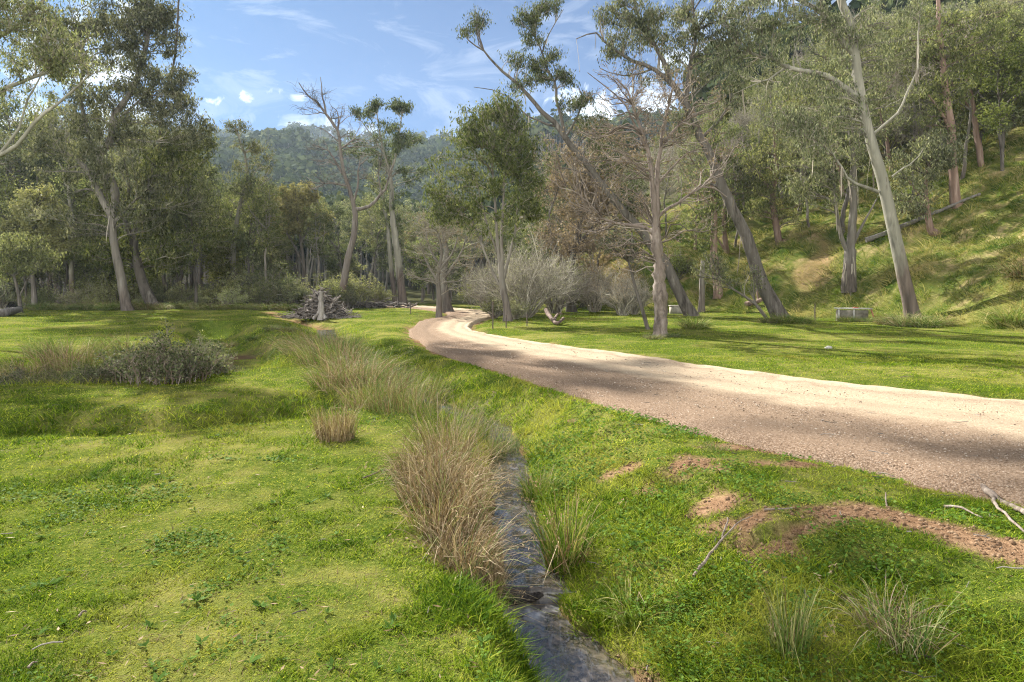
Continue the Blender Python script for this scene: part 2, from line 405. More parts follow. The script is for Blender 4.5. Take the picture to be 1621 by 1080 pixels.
# ------------------------------------------------------------------ road
def road_mesh():
    pts = resample([(a, b, 0) for a, b in ROAD], 420)
    hw = np.interp(np.linspace(0, 1, 420), np.linspace(0, 1, len(R_HW)), R_HW)
    seg = np.linalg.norm(np.diff(np.array(ROAD), axis=0), axis=1); cum = np.concatenate([[0], np.cumsum(seg)]); cum /= cum[-1]
    hw = np.interp(np.linspace(0, 1, 420), cum, R_HW)
    tn = norm(np.gradient(pts, axis=0)); nr = np.stack([tn[:, 1], -tn[:, 0], 0*tn[:, 0]], -1)  # right of travel
    S = np.linspace(-1.14, 1.14, 77)
    V = pts[:, None, :]+nr[:, None, :]*(S[None, :, None]*hw[:, None, None])
    x, y = V[..., 0], V[..., 1]
    edge = np.abs(S)[None, :]+fbm(x, y, .6, 3, 13)*.10+fbm(x, y, 2.5, 2, 14)*.06
    z = fbm(x, y, 9, 2, 1)*.04+.005+fbm(x, y, .7, 3, 15)*.022+fbm(x, y, .16, 2, 16)*.012
    s_ = S[None, :]*np.ones_like(x)
    for tc in (-.42, .5): z = z-.04*np.exp(-((s_-tc)/.15)**2)*(1+.6*fbm(x, y, 2.2, 2, 18))
    z = z-sstep(.93, 1.10, edge)*.16
    z = z+.035*np.exp(-((s_-.93)/.06)**2)
    V[..., 2] = z
    n, k = x.shape
    i = (np.arange(n-1)[:, None]*k+np.arange(k-1)[None]).ravel()
    q = np.stack([i, i+k, i+k+1, i+1], -1)[:, ::-1]
    return mesh_data('road', V.reshape(-1, 3), [q], [road_mat()], smooth=True, attrs={'across': s_.ravel()})
def road_mat():
    m, nt, out = newmat('sandy_gravel')
    p = pos(nt); n1 = noise(nt, p, 1.3, 4, .6); n2 = noise(nt, p, 45, 4, .7); n3 = noise(nt, p, 9, 4, .65)
    vor = nd(nt, 'ShaderNodeTexVoronoi', i_Scale=55.0); nt.links.new(p, vor.inputs['Vector'])
    cream = ramp(nt, n2, [(.3, (.27, .205, .135)), (.55, (.42, .335, .235)), (.8, (.56, .475, .355))])
    brown = ramp(nt, n2, [(.3, (.07, .046, .030)), (.5, (.185, .127, .086)), (.72, (.35, .27, .20))])
    a = math_(nt, 'ADD', attr(nt, 'across'), math_(nt, 'MULTIPLY_ADD', n1, .5, -.25))
    f = ramp(nt, math_(nt, 'MULTIPLY_ADD', a, .5, .5), [(.0, 1), (.40, .9), (.52, .15), (.60, .25), (.66, .4), (.74, .10), (.86, .3), (.90, .6), (.94, 0), (1, .1)])
    c = mix(nt, f, cream, brown)
    c = mix(nt, ramp(nt, n3, [(.58, 0), (.75, .45)]), c, (.24, .17, .12))
    c = mix(nt, ramp(nt, vor.outputs['Distance'], [(0, .28), (.35, 0)]), c, (.62, .57, .50))
    h = math_(nt, 'ADD', math_(nt, 'ADD', n2, math_(nt, 'MULTIPLY', n3, 1.5)), math_(nt, 'MULTIPLY', vor.outputs['Distance'], -.5))
    surf(nt, out, c, 1.0, .03, bump(nt, h, .7, .02))
    return m
tag(obj('road', road_mesh()), kind='structure')
def zg(x, y):
    x = np.asarray(x, float); y = np.asarray(y, float)
    h = height(x, y); dr, _, (hw,) = polydist(x, y, ROAD, [R_HW]); k = 1-sstep(0, .6, dr-hw)
    return h*(1-k)+(fbm(x, y, 9, 2, 1)*.04-.10)*k

# ------------------------------------------------------------------ stream water
def water():
    m, nt, out = newmat('stream_water')
    p = pos(nt)
    v = mapping(nt, p, (5, 1.2, 1), (0, 0, .12))
    n1 = noise(nt, v, 2.2, 4, .6, 1.4); n2 = noise(nt, p, 14, 4, .6, 1.0); n3 = noise(nt, mapping(nt, p, (7, 2, 1), (0, 0, .5)), 3.5, 5, .65, 1.2)
    bed = ramp(nt, n2, [(.35, (.022, .02, .016)), (.5, (.055, .046, .036)), (.72, (.13, .105, .08))])
    veil = ramp(nt, n3, [(.52, 0), (.75, .4)])
    c = mix(nt, veil, bed, (.22, .23, .26))
    c = mix(nt, attr(nt, 'foam'), c, (.5, .5, .52))
    h = math_(nt, 'ADD', n1, math_(nt, 'MULTIPLY', n2, .12))
    pb = surf(nt, out, c, math_(nt, 'MULTIPLY_ADD', veil, .25, .05), .8, bump(nt, h, .22, .03))
    pb.inputs['IOR'].default_value = 1.33
    pb.inputs['Coat Weight'].default_value = .5; pb.inputs['Coat Roughness'].default_value = .04
    pts = resample([(a, b, c_) for (a, b), c_ in zip(STREAM[:18], S_ZW[:18])], 900)
    seg = np.linalg.norm(np.diff(np.array(STREAM[:18]), axis=0), axis=1); cum = np.concatenate([[0], np.cumsum(seg)]); cum /= cum[-1]
    hw = np.interp(np.linspace(0, 1, 900), cum, S_HW[:18])+.22
    y = pts[:, 1]
    zz = np.interp(np.linspace(0, 1, 900), cum, S_ZW[:18])
    stp = sstep(4.83, 4.9, y)
    zz = np.where((y > 4.3) & (y < 5.3), -.562*(1-stp)+(-.478)*stp, zz)
    zz = np.where(y <= 4.3, np.minimum(zz, -.562), zz)
    tn = norm(np.gradient(pts, axis=0)*[1, 1, 0]); nr = np.stack([tn[:, 1], -tn[:, 0], 0*y], -1)
    S = np.linspace(-1, 1, 23)
    V = pts[:, None, :]+nr[:, None, :]*(S[None, :, None]*hw[:, None, None])
    V[..., 2] = zz[:, None]+fbm(V[..., 0]*2.2, V[..., 1], .3, 3, 40)*.018+.01*np.sin(S*3)[None]
    near = np.exp(-((V[..., 1]-4.68)/.13)**2)
    V[..., 2] += near*fbm(V[..., 0], V[..., 1], .07, 2, 41)*.03
    foam = near*np.clip(.15+fbm(V[..., 0], V[..., 1], .12, 3, 42)*1.1, 0, .8)
    n, k = V.shape[:2]; i = (np.arange(n-1)[:, None]*k+np.arange(k-1)[None]).ravel()
    q = np.stack([i, i+1, i+k+1, i+k], -1)
    return mesh_data('stream_water', V.reshape(-1, 3), [q], [m], smooth=True, attrs={'foam': foam.ravel()})
tag(obj('stream_water', water()), kind='structure')
# ------------------------------------------------------------------ vegetation materials
M_lawn = leaf_mat('lawn_blades', (.045, .10, .008), (.20, .28, .016), (.50, .48, .09), .42, .12, .55, 0, patch=(.8, (.42, .37, .08), .50, .68, .6))
M_rush_green = leaf_mat('rush_green', (.04, .08, .015), (.12, .19, .035), (.40, .36, .16), .25, .35, .45, .25)
M_rush_dry = leaf_mat('rush_dry', (.075, .048, .028), (.215, .152, .09), (.46, .375, .26), .2, .3, .5, .2)
M_hillgrass = leaf_mat('hill_grass', (.05, .10, .012), (.17, .23, .035), (.52, .45, .22), .3, .3, .5, 0, patch=(.5, (.46, .38, .19), .45, .60, .7))
M_weed = leaf_mat('weed_leaves', (.035, .07, .012), (.08, .15, .025), (.17, .26, .05), .35, .12, .6, 0)
M_gum_leaf = leaf_mat('gum_leaves', (.048, .062, .028), (.145, .162, .078), (.33, .335, .175), .36, .10, .6, .35)
M_gum_dark = leaf_mat('dark_gum_leaves', (.038, .05, .024), (.11, .13, .062), (.26, .28, .135), .32, .10, .6, .3)
M_wattle = leaf_mat('wattle_leaves', (.065, .085, .03), (.16, .18, .07), (.33, .34, .16), .38, .35, .5, .35)
M_tan = leaf_mat('tan_leaves', (.08, .085, .035), (.185, .175, .075), (.31, .28, .13), .3, .3, .5, .2)
M_russet = leaf_mat('russet_leaves', (.12, .09, .06), (.26, .195, .135), (.38, .30, .22), .25, .3, .55, .2)
M_twig_pale = leaf_mat('pale_twigs', (.13, .115, .09), (.27, .24, .19), (.42, .385, .32), 0, .2, .8, .2)
M_twig_red = leaf_mat('pinkish_twigs', (.09, .075, .062), (.165, .138, .115), (.32, .28, .24), 0, .2, .8, .15)
M_twig_mid = leaf_mat('brown_canes', (.08, .06, .045), (.19, .15, .115), (.36, .31, .26), 0, .2, .8, .2)
M_twig_dark = leaf_mat('dark_twigs', (.06, .052, .045), (.13, .115, .10), (.24, .215, .19), 0, .2, .8, .2)
M_bark_pale = bark_mat('pale_smooth_bark', (.20, .19, .15), (.085, .078, .063), (.36, .335, .28), 3.4, .12, (4.6, (.14, .11, .09)), .9, .12)
M_bark_grey = bark_mat('grey_gum_bark', (.165, .148, .125), (.07, .06, .05), (.29, .265, .23), 5, .10, (2.0, (.15, .125, .105)), .7)
M_bark_dark = bark_mat('dark_rough_bark', (.105, .092, .078), (.036, .03, .025), (.22, .20, .175), 6, .10, None, 1.0)
M_bark_red = bark_mat('red_brown_bark', (.20, .135, .105), (.09, .06, .046), (.33, .25, .21), 6, .12, None, .9)
M_bark_bare = bark_mat('knobbly_brown_bark', (.165, .132, .11), (.05, .04, .033), (.30, .255, .22), 5, .35, None, 1.0)
M_dead = bark_mat('weathered_dead_wood', (.165, .14, .12), (.065, .052, .045), (.29, .26, .23), 6, .09, (3.0, (.20, .14, .11)), .7)
M_silver = bark_mat('silver_dead_wood', (.20, .182, .165), (.075, .065, .057), (.33, .31, .285), 7, .09, None, .9)
M_burnt = bark_mat('burnt_bark', (.035, .03, .028), (.015, .013, .012), (.08, .07, .06), 7, .12, None, 1.0)

# ------------------------------------------------------------------ tree grower
def limb_noise(Pt, amp):
    K = Pt.shape[1]; t = np.linspace(0, 1, K)[None, :, None]
    off = np.cumsum(rng.randn(*Pt.shape), axis=1); off -= off[:, :1]
    off = off-t*off[:, -1:]
    L = np.linalg.norm(Pt[:, -1]-Pt[:, 0], axis=1)[:, None, None]
    return Pt+off*amp*L/math.sqrt(K)

def curve(A, B, dirA, K=7, bend=.45, up=.1, amp=.05):
    A = np.atleast_2d(A); B = np.atleast_2d(B); L = np.linalg.norm(B-A, axis=1)[:, None]
    C1 = A+dirA*L*bend; C1[:, 2] += 0; C2 = B-norm(B-A)*L*.25; C2[:, 2] -= (L*up)[:, 0]
    t = np.linspace(0, 1, K)[None, :, None]; A, B, C1, C2 = [q[:, None] for q in (A, B, C1, C2)]
    Pt = (1-t)**3*A+3*(1-t)**2*t*C1+3*(1-t)*t*t*C2+t**3*B
    return limb_noise(Pt, amp)

class Tree:
    """local coordinates, base at origin."""
    def __init__(s, bark, twig, leaf):
        s.bark, s.twig, s.leaf = bark, twig, leaf
        s.tr = Geo(); s.br = Geo(); s.lf = Geo(); s.bro = []
        s.S = np.zeros((0, 3)); s.SR = np.zeros(0); s.ST = np.zeros((0, 3)); s.SA = np.zeros(0)
    def stem(s, pts, r0, r1, sides=10, K=None, flare=0.0, attach=.25, amp=.012, rough=.10, knob=0.0, taper=1.0):
        pts = np.asarray(pts, float)
        L = np.linalg.norm(np.diff(pts, axis=0), axis=1).sum()
        K = K or int(np.clip(L/.45, 7, 60))
        Pt = limb_noise(resample(pts, K)[None], amp)
        t = np.linspace(0, 1, K); R = r0*(1-t**taper)+r1*t**taper
        if flare: 
            dz = t*L; R = R*(1+flare*np.exp(-dz/(r0*1.6)))
        if knob: R = R*(1+knob*vn(np.arange(K)*.9, np.zeros(K), 1.0, rng.randint(50))*2)
        s.tr.tubes(Pt, R[None], sides, rng.rand(), 0, rough)
        p = Pt[0]; m = t >= attach
        s._addS(p[m], R[m], norm(np.gradient(p, axis=0))[m])
        return p
    def _addS(s, p, r, tn):
        s.S = np.vstack([s.S, p]); s.SR = np.concatenate([s.SR, r]); s.ST = np.vstack([s.ST, tn])
    def grow(s, C, rmax=.09, k_r=.012, thick_sides=5, amp=.06, up=.12, bend=.4, pen=1.6, to_trunk=.03):
        """connect clump centres C to the skeleton greedily."""
        C = np.asarray(C); ends = np.zeros((len(C), 7, 3)); rad = np.zeros((len(C), 7))
        d0 = np.array([np.min(np.linalg.norm(s.S-c, axis=1)) for c in C]); order = np.argsort(d0)
        for i in order:
            c = C[i]; dv = c-s.S; d = np.linalg.norm(dv, axis=1)
            down = np.maximum(0, -dv[:, 2]+.15*d)
            al = 1-np.einsum('ij,ij->i', dv/d[:, None].clip(.01), s.ST)
            cost = d+pen*down+.35*d*al+.05/np.maximum(s.SR, .012)
            j = np.argmin(cost); A = s.S[j]; L = d[j]
            r0 = min(rmax, s.SR[j]*.75, k_r+k_r*L*1.0)
            di = norm(s.ST[j]*.7+dv[j]/max(L, .01)*.7)
            Pt = curve(A, c, di[None], 7, bend, up, amp)[0]
            R = np.linspace(r0, max(r0*.35, .006), 7)
            ends[i] = Pt; rad[i] = R
            s._addS(Pt[2:], R[2:], norm(np.gradient(Pt, axis=0))[2:])
        big = rad[:, 0] > to_trunk
        if big.any(): s.br.tubes(ends[big], rad[big], 6, .5+.3*rng.rand(big.sum()), 0)
        if (~big).any(): s.br.tubes(ends[~big], rad[~big], 4, rng.rand((~big).sum()), 1)
        return ends
    def twigs(s, ends, rc, n, r=.008, sides=3, flat=.7, K=4, amp=.08, start=(.45, 1.0), upb=.15):
        M = len(ends); rc = np.broadcast_to(rc, (M,))
        idx = np.repeat(np.arange(M), n); t = start[0]+(start[1]-start[0])*rng.rand(len(idx))
        f = t*6; i0 = np.minimum(f.astype(int), 5); fr = (f-i0)[:, None]
        A = ends[idx, i0]*(1-fr)+ends[idx, i0+1]*fr
        out = rdir(len(idx)); out[:, 2] = out[:, 2]*flat+upb
        B = ends[idx, -1]*.85+A*.15+out*(rc[idx]*(.45+.6*rng.rand(len(idx))))[:, None]
        dirA = norm(ends[idx, -1]-ends[idx, -3]+.5*norm(B-A))
        Pt = curve(A, B, dirA, K, .4, .05, amp)
        R = np.linspace(1, .45, K)[None]*(r*(.7+.6*rng.rand(len(idx))))[:, None]
        s.br.tubes(Pt, R, sides, rng.rand(len(idx)), 1)
        return Pt
    def subtwigs(s, tw, n, L=.35, r=.005, sides=3, up=.2, K=3):
        M = len(tw); K0 = tw.shape[1]
        idx = np.repeat(np.arange(M), n); t = (.3+.7*rng.rand(len(idx)))*(K0-1); i0 = np.minimum(t.astype(int), K0-2); fr = (t-i0)[:, None]
        A = tw[idx, i0]*(1-fr)+tw[idx, i0+1]*fr; d = norm(tw[idx, i0+1]-tw[idx, i0])
        o = norm(d*.7+rdir(len(idx))*.9+[0, 0, up]); B = A+o*(L*(.5+rng.rand(len(idx))))[:, None]
        Pt = curve(A, B, norm(d+o), K, .4, -.1, .08)
        s.br.tubes(Pt, np.broadcast_to(np.linspace(r, r*.5, K), (len(idx), K)), sides, rng.rand(len(idx)), 1)
        return Pt
    def foliage(s, tw, n, L=.14, W=.035, droop=.7, jit=.12, light=.5, t0=.25, cup=0):
        M, K, _ = tw.shape
        idx = np.repeat(np.arange(M), n); t = (t0+(1-t0)*rng.rand(len(idx)))*(K-1); i0 = np.minimum(t.astype(int), K-2); fr = (t-i0)[:, None]
        p = tw[idx, i0]*(1-fr)+tw[idx, i0+1]*fr+rng.randn(len(idx), 3)*jit
        ax = norm(rdir(len(idx))*(1-droop*.6)+np.array([0, 0, -droop]))
        sd = norm(np.cross(ax, rdir(len(idx))))
        LL = L*(.6+.8*rng.rand(len(idx)))
        T = np.clip(light+.24*rng.randn(M)[idx]*.6+.2*rng.randn(len(idx)), 0, 1)
        s.lf.leaves(p-ax*LL[:, None]*.3, ax, sd, LL, W*(.7+.6*rng.rand(len(idx))), T)
    def build(s, name):
        out = []
        if s.tr.n: out.append(('trunk', s.tr.mesh('trunk', [s.bark], True)))
        if s.br.n: out.append(('branches', s.br.mesh('branches', [s.bark, s.twig], True)))
        if s.lf.n and s.leaf: out.append(('foliage', s.lf.mesh('foliage', [s.leaf])))
        return out

def place_tree(parts, name, loc, rz=0.0, sc=1.0, label=None, cat='tree', group=None):
    r = empty(name, loc, rz); r.scale = (sc, sc, sc)
    for n, me in parts: obj(n, me, r)
    tag(r, label, cat, group); return r

def ell(c, r, n, md=.0, shell=.35):
    """n points in an ellipsoid, biased outwards"""
    d = rdir(n); q = rng.rand(n)**(1/3*(1-shell)); return np.asarray(c)+d*q[:, None]*np.asarray(r)

def spread(pts, md):
    keep = []
    for p in pts:
        if all(np.sum((p-q)**2) > md*md for q in keep): keep.append(p)
    return np.array(keep)

# ------------------------------------------------------------------ hero trees traced from photo, standing at their own distance
def hero(name, label, cat, Y, bark, twig, leaf, stems, ells, group=None, clump=.8, twn=9, lfn=14, leafkw=None, twigkw=None, growkw=None, base=None, sub=None, depth=.75, sink=.12, dz=0, strips=0):
    """stems: (pix list[(u,v[,dy])], r0, r1, kw). ells: (u,v,ru,rv,n[,dy])"""
    b = base or stems[0][0][0]
    bx = (b[0]-CX)/F*Y; bz = gh(bx, Y)-sink; org = np.array([bx, Y, bz])
    T = Tree(bark, twig, leaf)
    def w(q, first=False):
        dy = q[2] if len(q) > 2 else 0
        p = P(q[0], q[1], Y+dy); 
        return p-org
    for i, (px, r0, r1, kw) in enumerate(stems):
        pp = [w(q) for q in px]
        if kw.pop('ground', i == 0): pp[0] = np.array([pp[0][0], pp[0][1], gh(pp[0][0]+org[0], pp[0][1]+Y)-sink-org[2]])
        T.stem(pp, r0, r1, **kw)
    if strips:
        k = rng.randint(int(len(T.S)*.05), int(len(T.S)*.8), strips); o = rdir(strips)*[1, 1, 0]; o = norm(o+[0, -.4, 0]); A = T.S[k]+o*T.SR[k][:, None]*1.02
        t = np.linspace(0, 1, 6)[None, :, None]; Ls = (.4+1.5*rng.rand(strips)**2)[:, None, None]
        Pt = A[:, None]-np.array([0, 0, 1.])*t*Ls+o[:, None]*.10*t*Ls+np.cumsum(rng.randn(strips, 6, 3), 1)*.018
        T.br.ribbons(Pt, (.03+.05*rng.rand(strips))[:, None]*np.ones((1, 5)), norm(np.cross(o, [0, 0, 1.])), rng.rand(strips)*.8, 1)
    C = []
    for e in ells:
        u, v, ru, rv, n = e[:5]; dy = e[5] if len(e) > 5 else 0
        m = F/Y; dd = e[6] if len(e) > 6 else max(ru, min(rv, ru*1.5))/m*depth
        c = P(u, v, Y)-org+np.array([0, dy, 0])
        C.append(ell(c, (ru/m, dd, rv/m), max(2, int(n*DN+.5)), shell=.15))
    if C:
        C = np.vstack(C); C = C[C[:, 2] > .8]
        ends = T.grow(C, **(growkw or {}))
        tw = T.twigs(ends, clump*.86*(.6+.8*rng.rand(len(ends))), twn, **(twigkw or {}))
        if sub: tw2 = T.subtwigs(tw, **sub)
        if leaf and lfn: T.foliage(tw, max(1, int(lfn*LN+.5)), **(leafkw or {}))
        if sub and leaf and lfn: T.foliage(tw2, max(1, lfn//4), **(leafkw or {}))
    return place_tree(T.build(name), name, org, 0, 1, label, cat, group)

# --- big gums on the left edge of the forest
hero('gum_tree', 'big gum at the forest edge with dark forked limbs and its crown against the sky', 'tree', 43, M_bark_grey, M_twig_pale, M_gum_leaf,
     [([(203, 492), (197, 462), (190, 425), (181, 385), (177, 340)], .29, .21, dict(flare=.35, sides=12)),
      ([(177, 342), (160, 315), (145, 280), (118, 250), (75, 232)], .24, .07, {}),
      ([(177, 342), (182, 300), (166, 272), (155, 245), (172, 215), (178, 180), (200, 145), (218, 105), (228, 60), (232, -40), (240, -150)], .26, .05, {}),
      ([(155, 245), (140, 200), (128, 150), (132, 100), (120, 50)], .15, .04, {}),
      ([(176, 200), (215, 165), (262, 120), (285, 112)], .09, .03, {}),
      ([(182, 350), (205, 325), (232, 300)], .10, .03, {})],
     [(235, 55, 48, 60, 80), (150, 60, 70, 70, 90), (285, 128, 22, 24, 16), (250, 150, 50, 40, 44), (180, 170, 80, 60, 80), (296, 168, 14, 12, 6), (300, 205, 34, 30, 26),
      (200, 260, 90, 60, 56), (90, 240, 70, 50, 34), (255, 320, 70, 60, 34), (130, 340, 80, 40, 30), (240, 20, 40, 25, 24), (70, 60, 60, 60, 50), (200, -80, 110, 70, 110), (260, -170, 90, 60, 60)],
     clump=1.0, twn=8, lfn=17, leafkw=dict(L=.26, W=.075, light=.42, jit=.16), growkw=dict(rmax=.12), strips=20)
hero('gum_tree', 'leaning brown trunked gum just beside the forked gum at the forest edge', 'tree', 44.5, M_bark_dark, M_twig_pale, M_gum_leaf,
     [([(246, 491), (232, 462), (221, 425), (212, 380), (228, 330), (236, 280), (250, 235)], .36, .09, dict(flare=.3, sides=12)),
      ([(250, 238), (262, 150), (280, 60, -1), (285, 0, -2), (310, -170, -5)], .085, .04, {}),  # thin stem added to carry the crown mass above the frame
      ([(212, 385), (196, 340), (204, 300), (196, 250)], .18, .05, {})],
     [(270, 265, 60, 50, 44), (310, 235, 42, 36, 26), (290, 350, 70, 60, 44), (210, 330, 60, 50, 26), (255, 395, 60, 34, 26), (170, 400, 50, 30, 24), (325, -250, 115, 60, 90, -8, 4.5)],  # last crown mass is added out of view to shade the road
     clump=1.0, twn=8, lfn=17, leafkw=dict(L=.26, W=.075, light=.4, jit=.16), growkw=dict(rmax=.1))
hero('pale_limbed_gum', 'pale limbed gum reaching in from outside the photo at the top, thin white branches', 'tree', 24, M_bark_pale, M_twig_pale, M_gum_leaf,
     [([(-150, 520), (-140, 400), (-120, 300), (-95, 210), (-70, 120), (-40, 20)], .38, .10, dict(flare=.3, ground=True)),
      ([(-118, 300), (-50, 262), (0, 243), (30, 222), (60, 187), (110, 150), (140, 120)], .11, .03, {}),
      ([(-95, 215), (-40, 180), (0, 148), (45, 125), (100, 105), (135, 85)], .12, .03, {}),
      ([(0, 243), (30, 200), (38, 160), (70, 110)], .05, .02, {}),
      ([(-70, 130), (-20, 70), (20, 45), (65, 5), (95, -40)], .11, .04, {})],
     [(60, 60, 80, 60, 60), (20, 20, 60, 40, 40), (120, 100, 40, 40, 16), (20, 150, 40, 50, 14), (-80, 0, 100, 110, 110), (80, -70, 110, 50, 70)],
     clump=.7, twn=9, lfn=11, leafkw=dict(L=.17, W=.045, light=.42), growkw=dict(rmax=.05))
hero('slender_gum', 'slender pale stemmed gum whose thin arched top rises out of the forest', 'tree', 52, M_bark_pale, M_twig_pale, M_gum_leaf,
     [([(373, 490), (372, 430), (374, 380), (384, 320), (393, 270), (382, 225), (372, 200)], .24, .05, dict(flare=.3)),
      ([(384, 320), (405, 300), (430, 280)], .07, .02, {}), ([(390, 290), (410, 265), (425, 250)], .05, .02, {})],
     [(370, 198, 20, 9, 12), (395, 232, 30, 12, 14), (400, 300, 44, 50, 44), (350, 400, 30, 40, 30), (415, 255, 20, 14, 8)],
     clump=.9, twn=8, lfn=12, leafkw=dict(L=.24, W=.06, light=.4), growkw=dict(rmax=.06))
hero('wattle_tree', 'tan crowned feathery tree in front of the woods beside the slender gum', 'tree', 60, M_bark_dark, M_twig_dark, M_tan,
     [([(478, 486), (480, 430), (476, 380), (470, 340)], .22, .08, dict(flare=.3)), ([(480, 420), (455, 370), (440, 340)], .1, .04, {}), ([(476, 385), (495, 350), (505, 325)], .1, .04, {})],
     [(470, 312, 36, 20, 44), (462, 345, 46, 26, 50), (500, 350, 26, 26, 22)],
     clump=1.0, twn=9, lfn=20, leafkw=dict(L=.3, W=.09, light=.5, droop=.2), growkw=dict(rmax=.07))
# --- dead tree
hero('dead_tree', 'bare dead tree with crooked grey limbs standing behind the brush heap', 'tree', 47, M_dead, M_twig_dark, None,
     [([(540, 487), (545, 455), (549, 424), (558, 380), (562, 345), (561, 330)], .29, .17, dict(flare=.5, sides=12)),
      ([(561, 332), (555, 305), (545, 272), (538, 240), (537, 215), (530, 200)], .15, .08, dict(attach=.1)),
      ([(531, 202), (516, 181), (500, 163), (488, 153), (480, 145), (473, 131)], .11, .03, dict(attach=.1, amp=.03)),
      ([(516, 181), (512, 160), (509, 140), (507, 122)], .07, .02, dict(attach=.1, amp=.03)),
      ([(534, 205), (536, 185), (533, 175), (524, 168)], .06, .02, dict(attach=.1, amp=.03)), ([(535, 205), (541, 180), (543, 168)], .05, .015, dict(attach=.1, amp=.03)),
      ([(560, 332), (575, 328), (592, 319), (604, 305), (611, 296), (616, 276), (622, 262)], .14, .035, dict(attach=.1, amp=.03)),
      ([(550, 285), (535, 262), (521, 240), (508, 234), (495, 228)], .09, .025, dict(attach=.1, amp=.03)),
      ([(552, 296), (530, 291), (510, 290), (506, 280)], .08, .02, dict(attach=.1, amp=.03)),
      ([(538, 236), (548, 230), (560, 222), (572, 220)], .07, .02, dict(attach=.1, amp=.03)),
      ([(559, 322), (566, 296), (566, 270), (570, 250), (578, 240)], .09, .02, dict(attach=.1, amp=.03)),
      ([(604, 305), (598, 280), (603, 262), (598, 248)], .06, .02, dict(attach=.1, amp=.03)),
      ([(537, 225), (526, 215), (514, 206), (498, 200)], .05, .015, dict(attach=.1, amp=.03))],
     [(500, 160, 34, 26, 26), (545, 190, 30, 34, 24), (508, 240, 34, 24, 26), (512, 288, 38, 18, 18), (580, 245, 30, 38, 28), (610, 275, 26, 28, 18), (550, 270, 28, 28, 14)],
     clump=.8, twn=3, lfn=0, twigkw=dict(r=.013, amp=.16), growkw=dict(rmax=.05, amp=.14), sub=dict(n=2, L=.5, r=.009))
# --- tall gum behind dead tree
hero('tall_gum', 'tall white trunked gum with flat topped tufts of leaves behind the bare dead tree', 'tree', 58, M_bark_pale, M_twig_pale, M_gum_dark,
     [([(638, 481), (634, 440), (629, 405), (622, 355), (619, 320), (617, 275)], .36, .17, dict(flare=.4, sides=12)),
      ([(617, 278), (607, 240), (600, 205), (596, 172)], .12, .03, {}), ([(618, 275), (630, 235), (634, 200), (637, 172)], .12, .03, {}),
      ([(608, 242), (585, 210), (570, 190), (560, 180)], .07, .02, {}), ([(630, 240), (648, 225), (655, 235)], .06, .02, {})],
     [(596, 168, 10, 8, 12), (632, 170, 20, 8, 22), (570, 178, 18, 7, 14), (612, 200, 30, 8, 14), (650, 222, 24, 12, 14), (612, 240, 40, 26, 34), (655, 270, 24, 22, 14), (560, 235, 20, 24, 10), (636, 320, 24, 40, 14)],
     clump=.8, twn=8, lfn=14, leafkw=dict(L=.26, W=.075, light=.4, jit=.12), growkw=dict(rmax=.06, k_r=.014))
hero('pale_gum', 'narrow pinkish white trunk just next to the tall flat topped gum', 'tree', 60, M_bark_pale, M_twig_pale, M_gum_leaf,
     [([(626, 481), (621, 440), (617, 400), (612, 350), (606, 310)], .24, .12, dict(flare=.3))],
     [(600, 300, 24, 30, 24), (610, 340, 26, 26, 14)], clump=1.0, twn=7, lfn=12, leafkw=dict(L=.26, W=.07, light=.42), growkw=dict(rmax=.06))
# --- bare young trees by the road bend
hero('bare_tree', 'small leafless grey tree on the grass inside the road bend', 'tree', 35.5, M_bark_grey, M_twig_pale, None,
     [([(695, 502), (694, 470), (692, 440), (698, 405), (694, 370)], .16, .05, dict(flare=.3)), ([(693, 445), (675, 415), (665, 385)], .07, .03, {}), ([(694, 430), (716, 402), (725, 375)], .07, .03, {})],
     [(690, 390, 40, 50, 34), (712, 430, 34, 30, 14), (668, 420, 26, 34, 14)], clump=.7, twn=5, lfn=0, twigkw=dict(r=.009, amp=.16), growkw=dict(rmax=.035), sub=dict(n=3, L=.4, r=.006))
hero('bare_tree', 'leafless tree with a stout swollen foot right behind the small leafless grey tree', 'tree', 43, M_bark_grey, M_twig_pale, M_russet,
     [([(708, 492), (704, 465), (701, 440), (706, 400), (700, 360), (706, 320)], .30, .06, dict(flare=.7)), ([(702, 442), (728, 405), (740, 370)], .1, .03, {}), ([(703, 430), (680, 395), (672, 350)], .1, .03, {})],
     [(705, 350, 44, 44, 32), (735, 390, 30, 34, 14), (672, 370, 30, 34, 14)], clump=.9, twn=5, lfn=1, leafkw=dict(L=.16, W=.06), twigkw=dict(r=.010, amp=.16), growkw=dict(rmax=.04), sub=dict(n=3, L=.45, r=.007))
# --- round crowned gum by the picket
hero('round_gum', 'many stemmed gum with a full round dark crown by the road bend and wire picket', 'tree', 31.5, M_bark_grey, M_twig_pale, M_gum_leaf,
     [([(804, 507), (802, 485), (797, 462), (794, 440), (793, 415)], .19, .13, dict(flare=.4)),
      ([(794, 440), (789, 395), (785, 340), (781, 290), (777, 240)], .09, .035, {}), ([(794, 425), (795, 370), (798, 320), (801, 270), (806, 225)], .09, .035, {}),
      ([(795, 455), (803, 420), (812, 380), (818, 330), (823, 280)], .08, .03, {}), ([(797, 462), (783, 432), (770, 400), (757, 365), (742, 340), (728, 320)], .07, .025, {}),
      ([(794, 420), (779, 380), (765, 330), (752, 280)], .06, .025, {})],
     [(775, 200, 58, 40, 76), (765, 245, 85, 50, 66), (725, 300, 56, 54, 40), (830, 240, 50, 50, 50), (700, 330, 28, 34, 24), (790, 335, 66, 50, 44), (838, 300, 38, 44, 34), (790, 166, 40, 20, 26)],
     clump=.62, twn=7, lfn=15, leafkw=dict(L=.19, W=.06, light=.42, jit=.12), growkw=dict(rmax=.045))
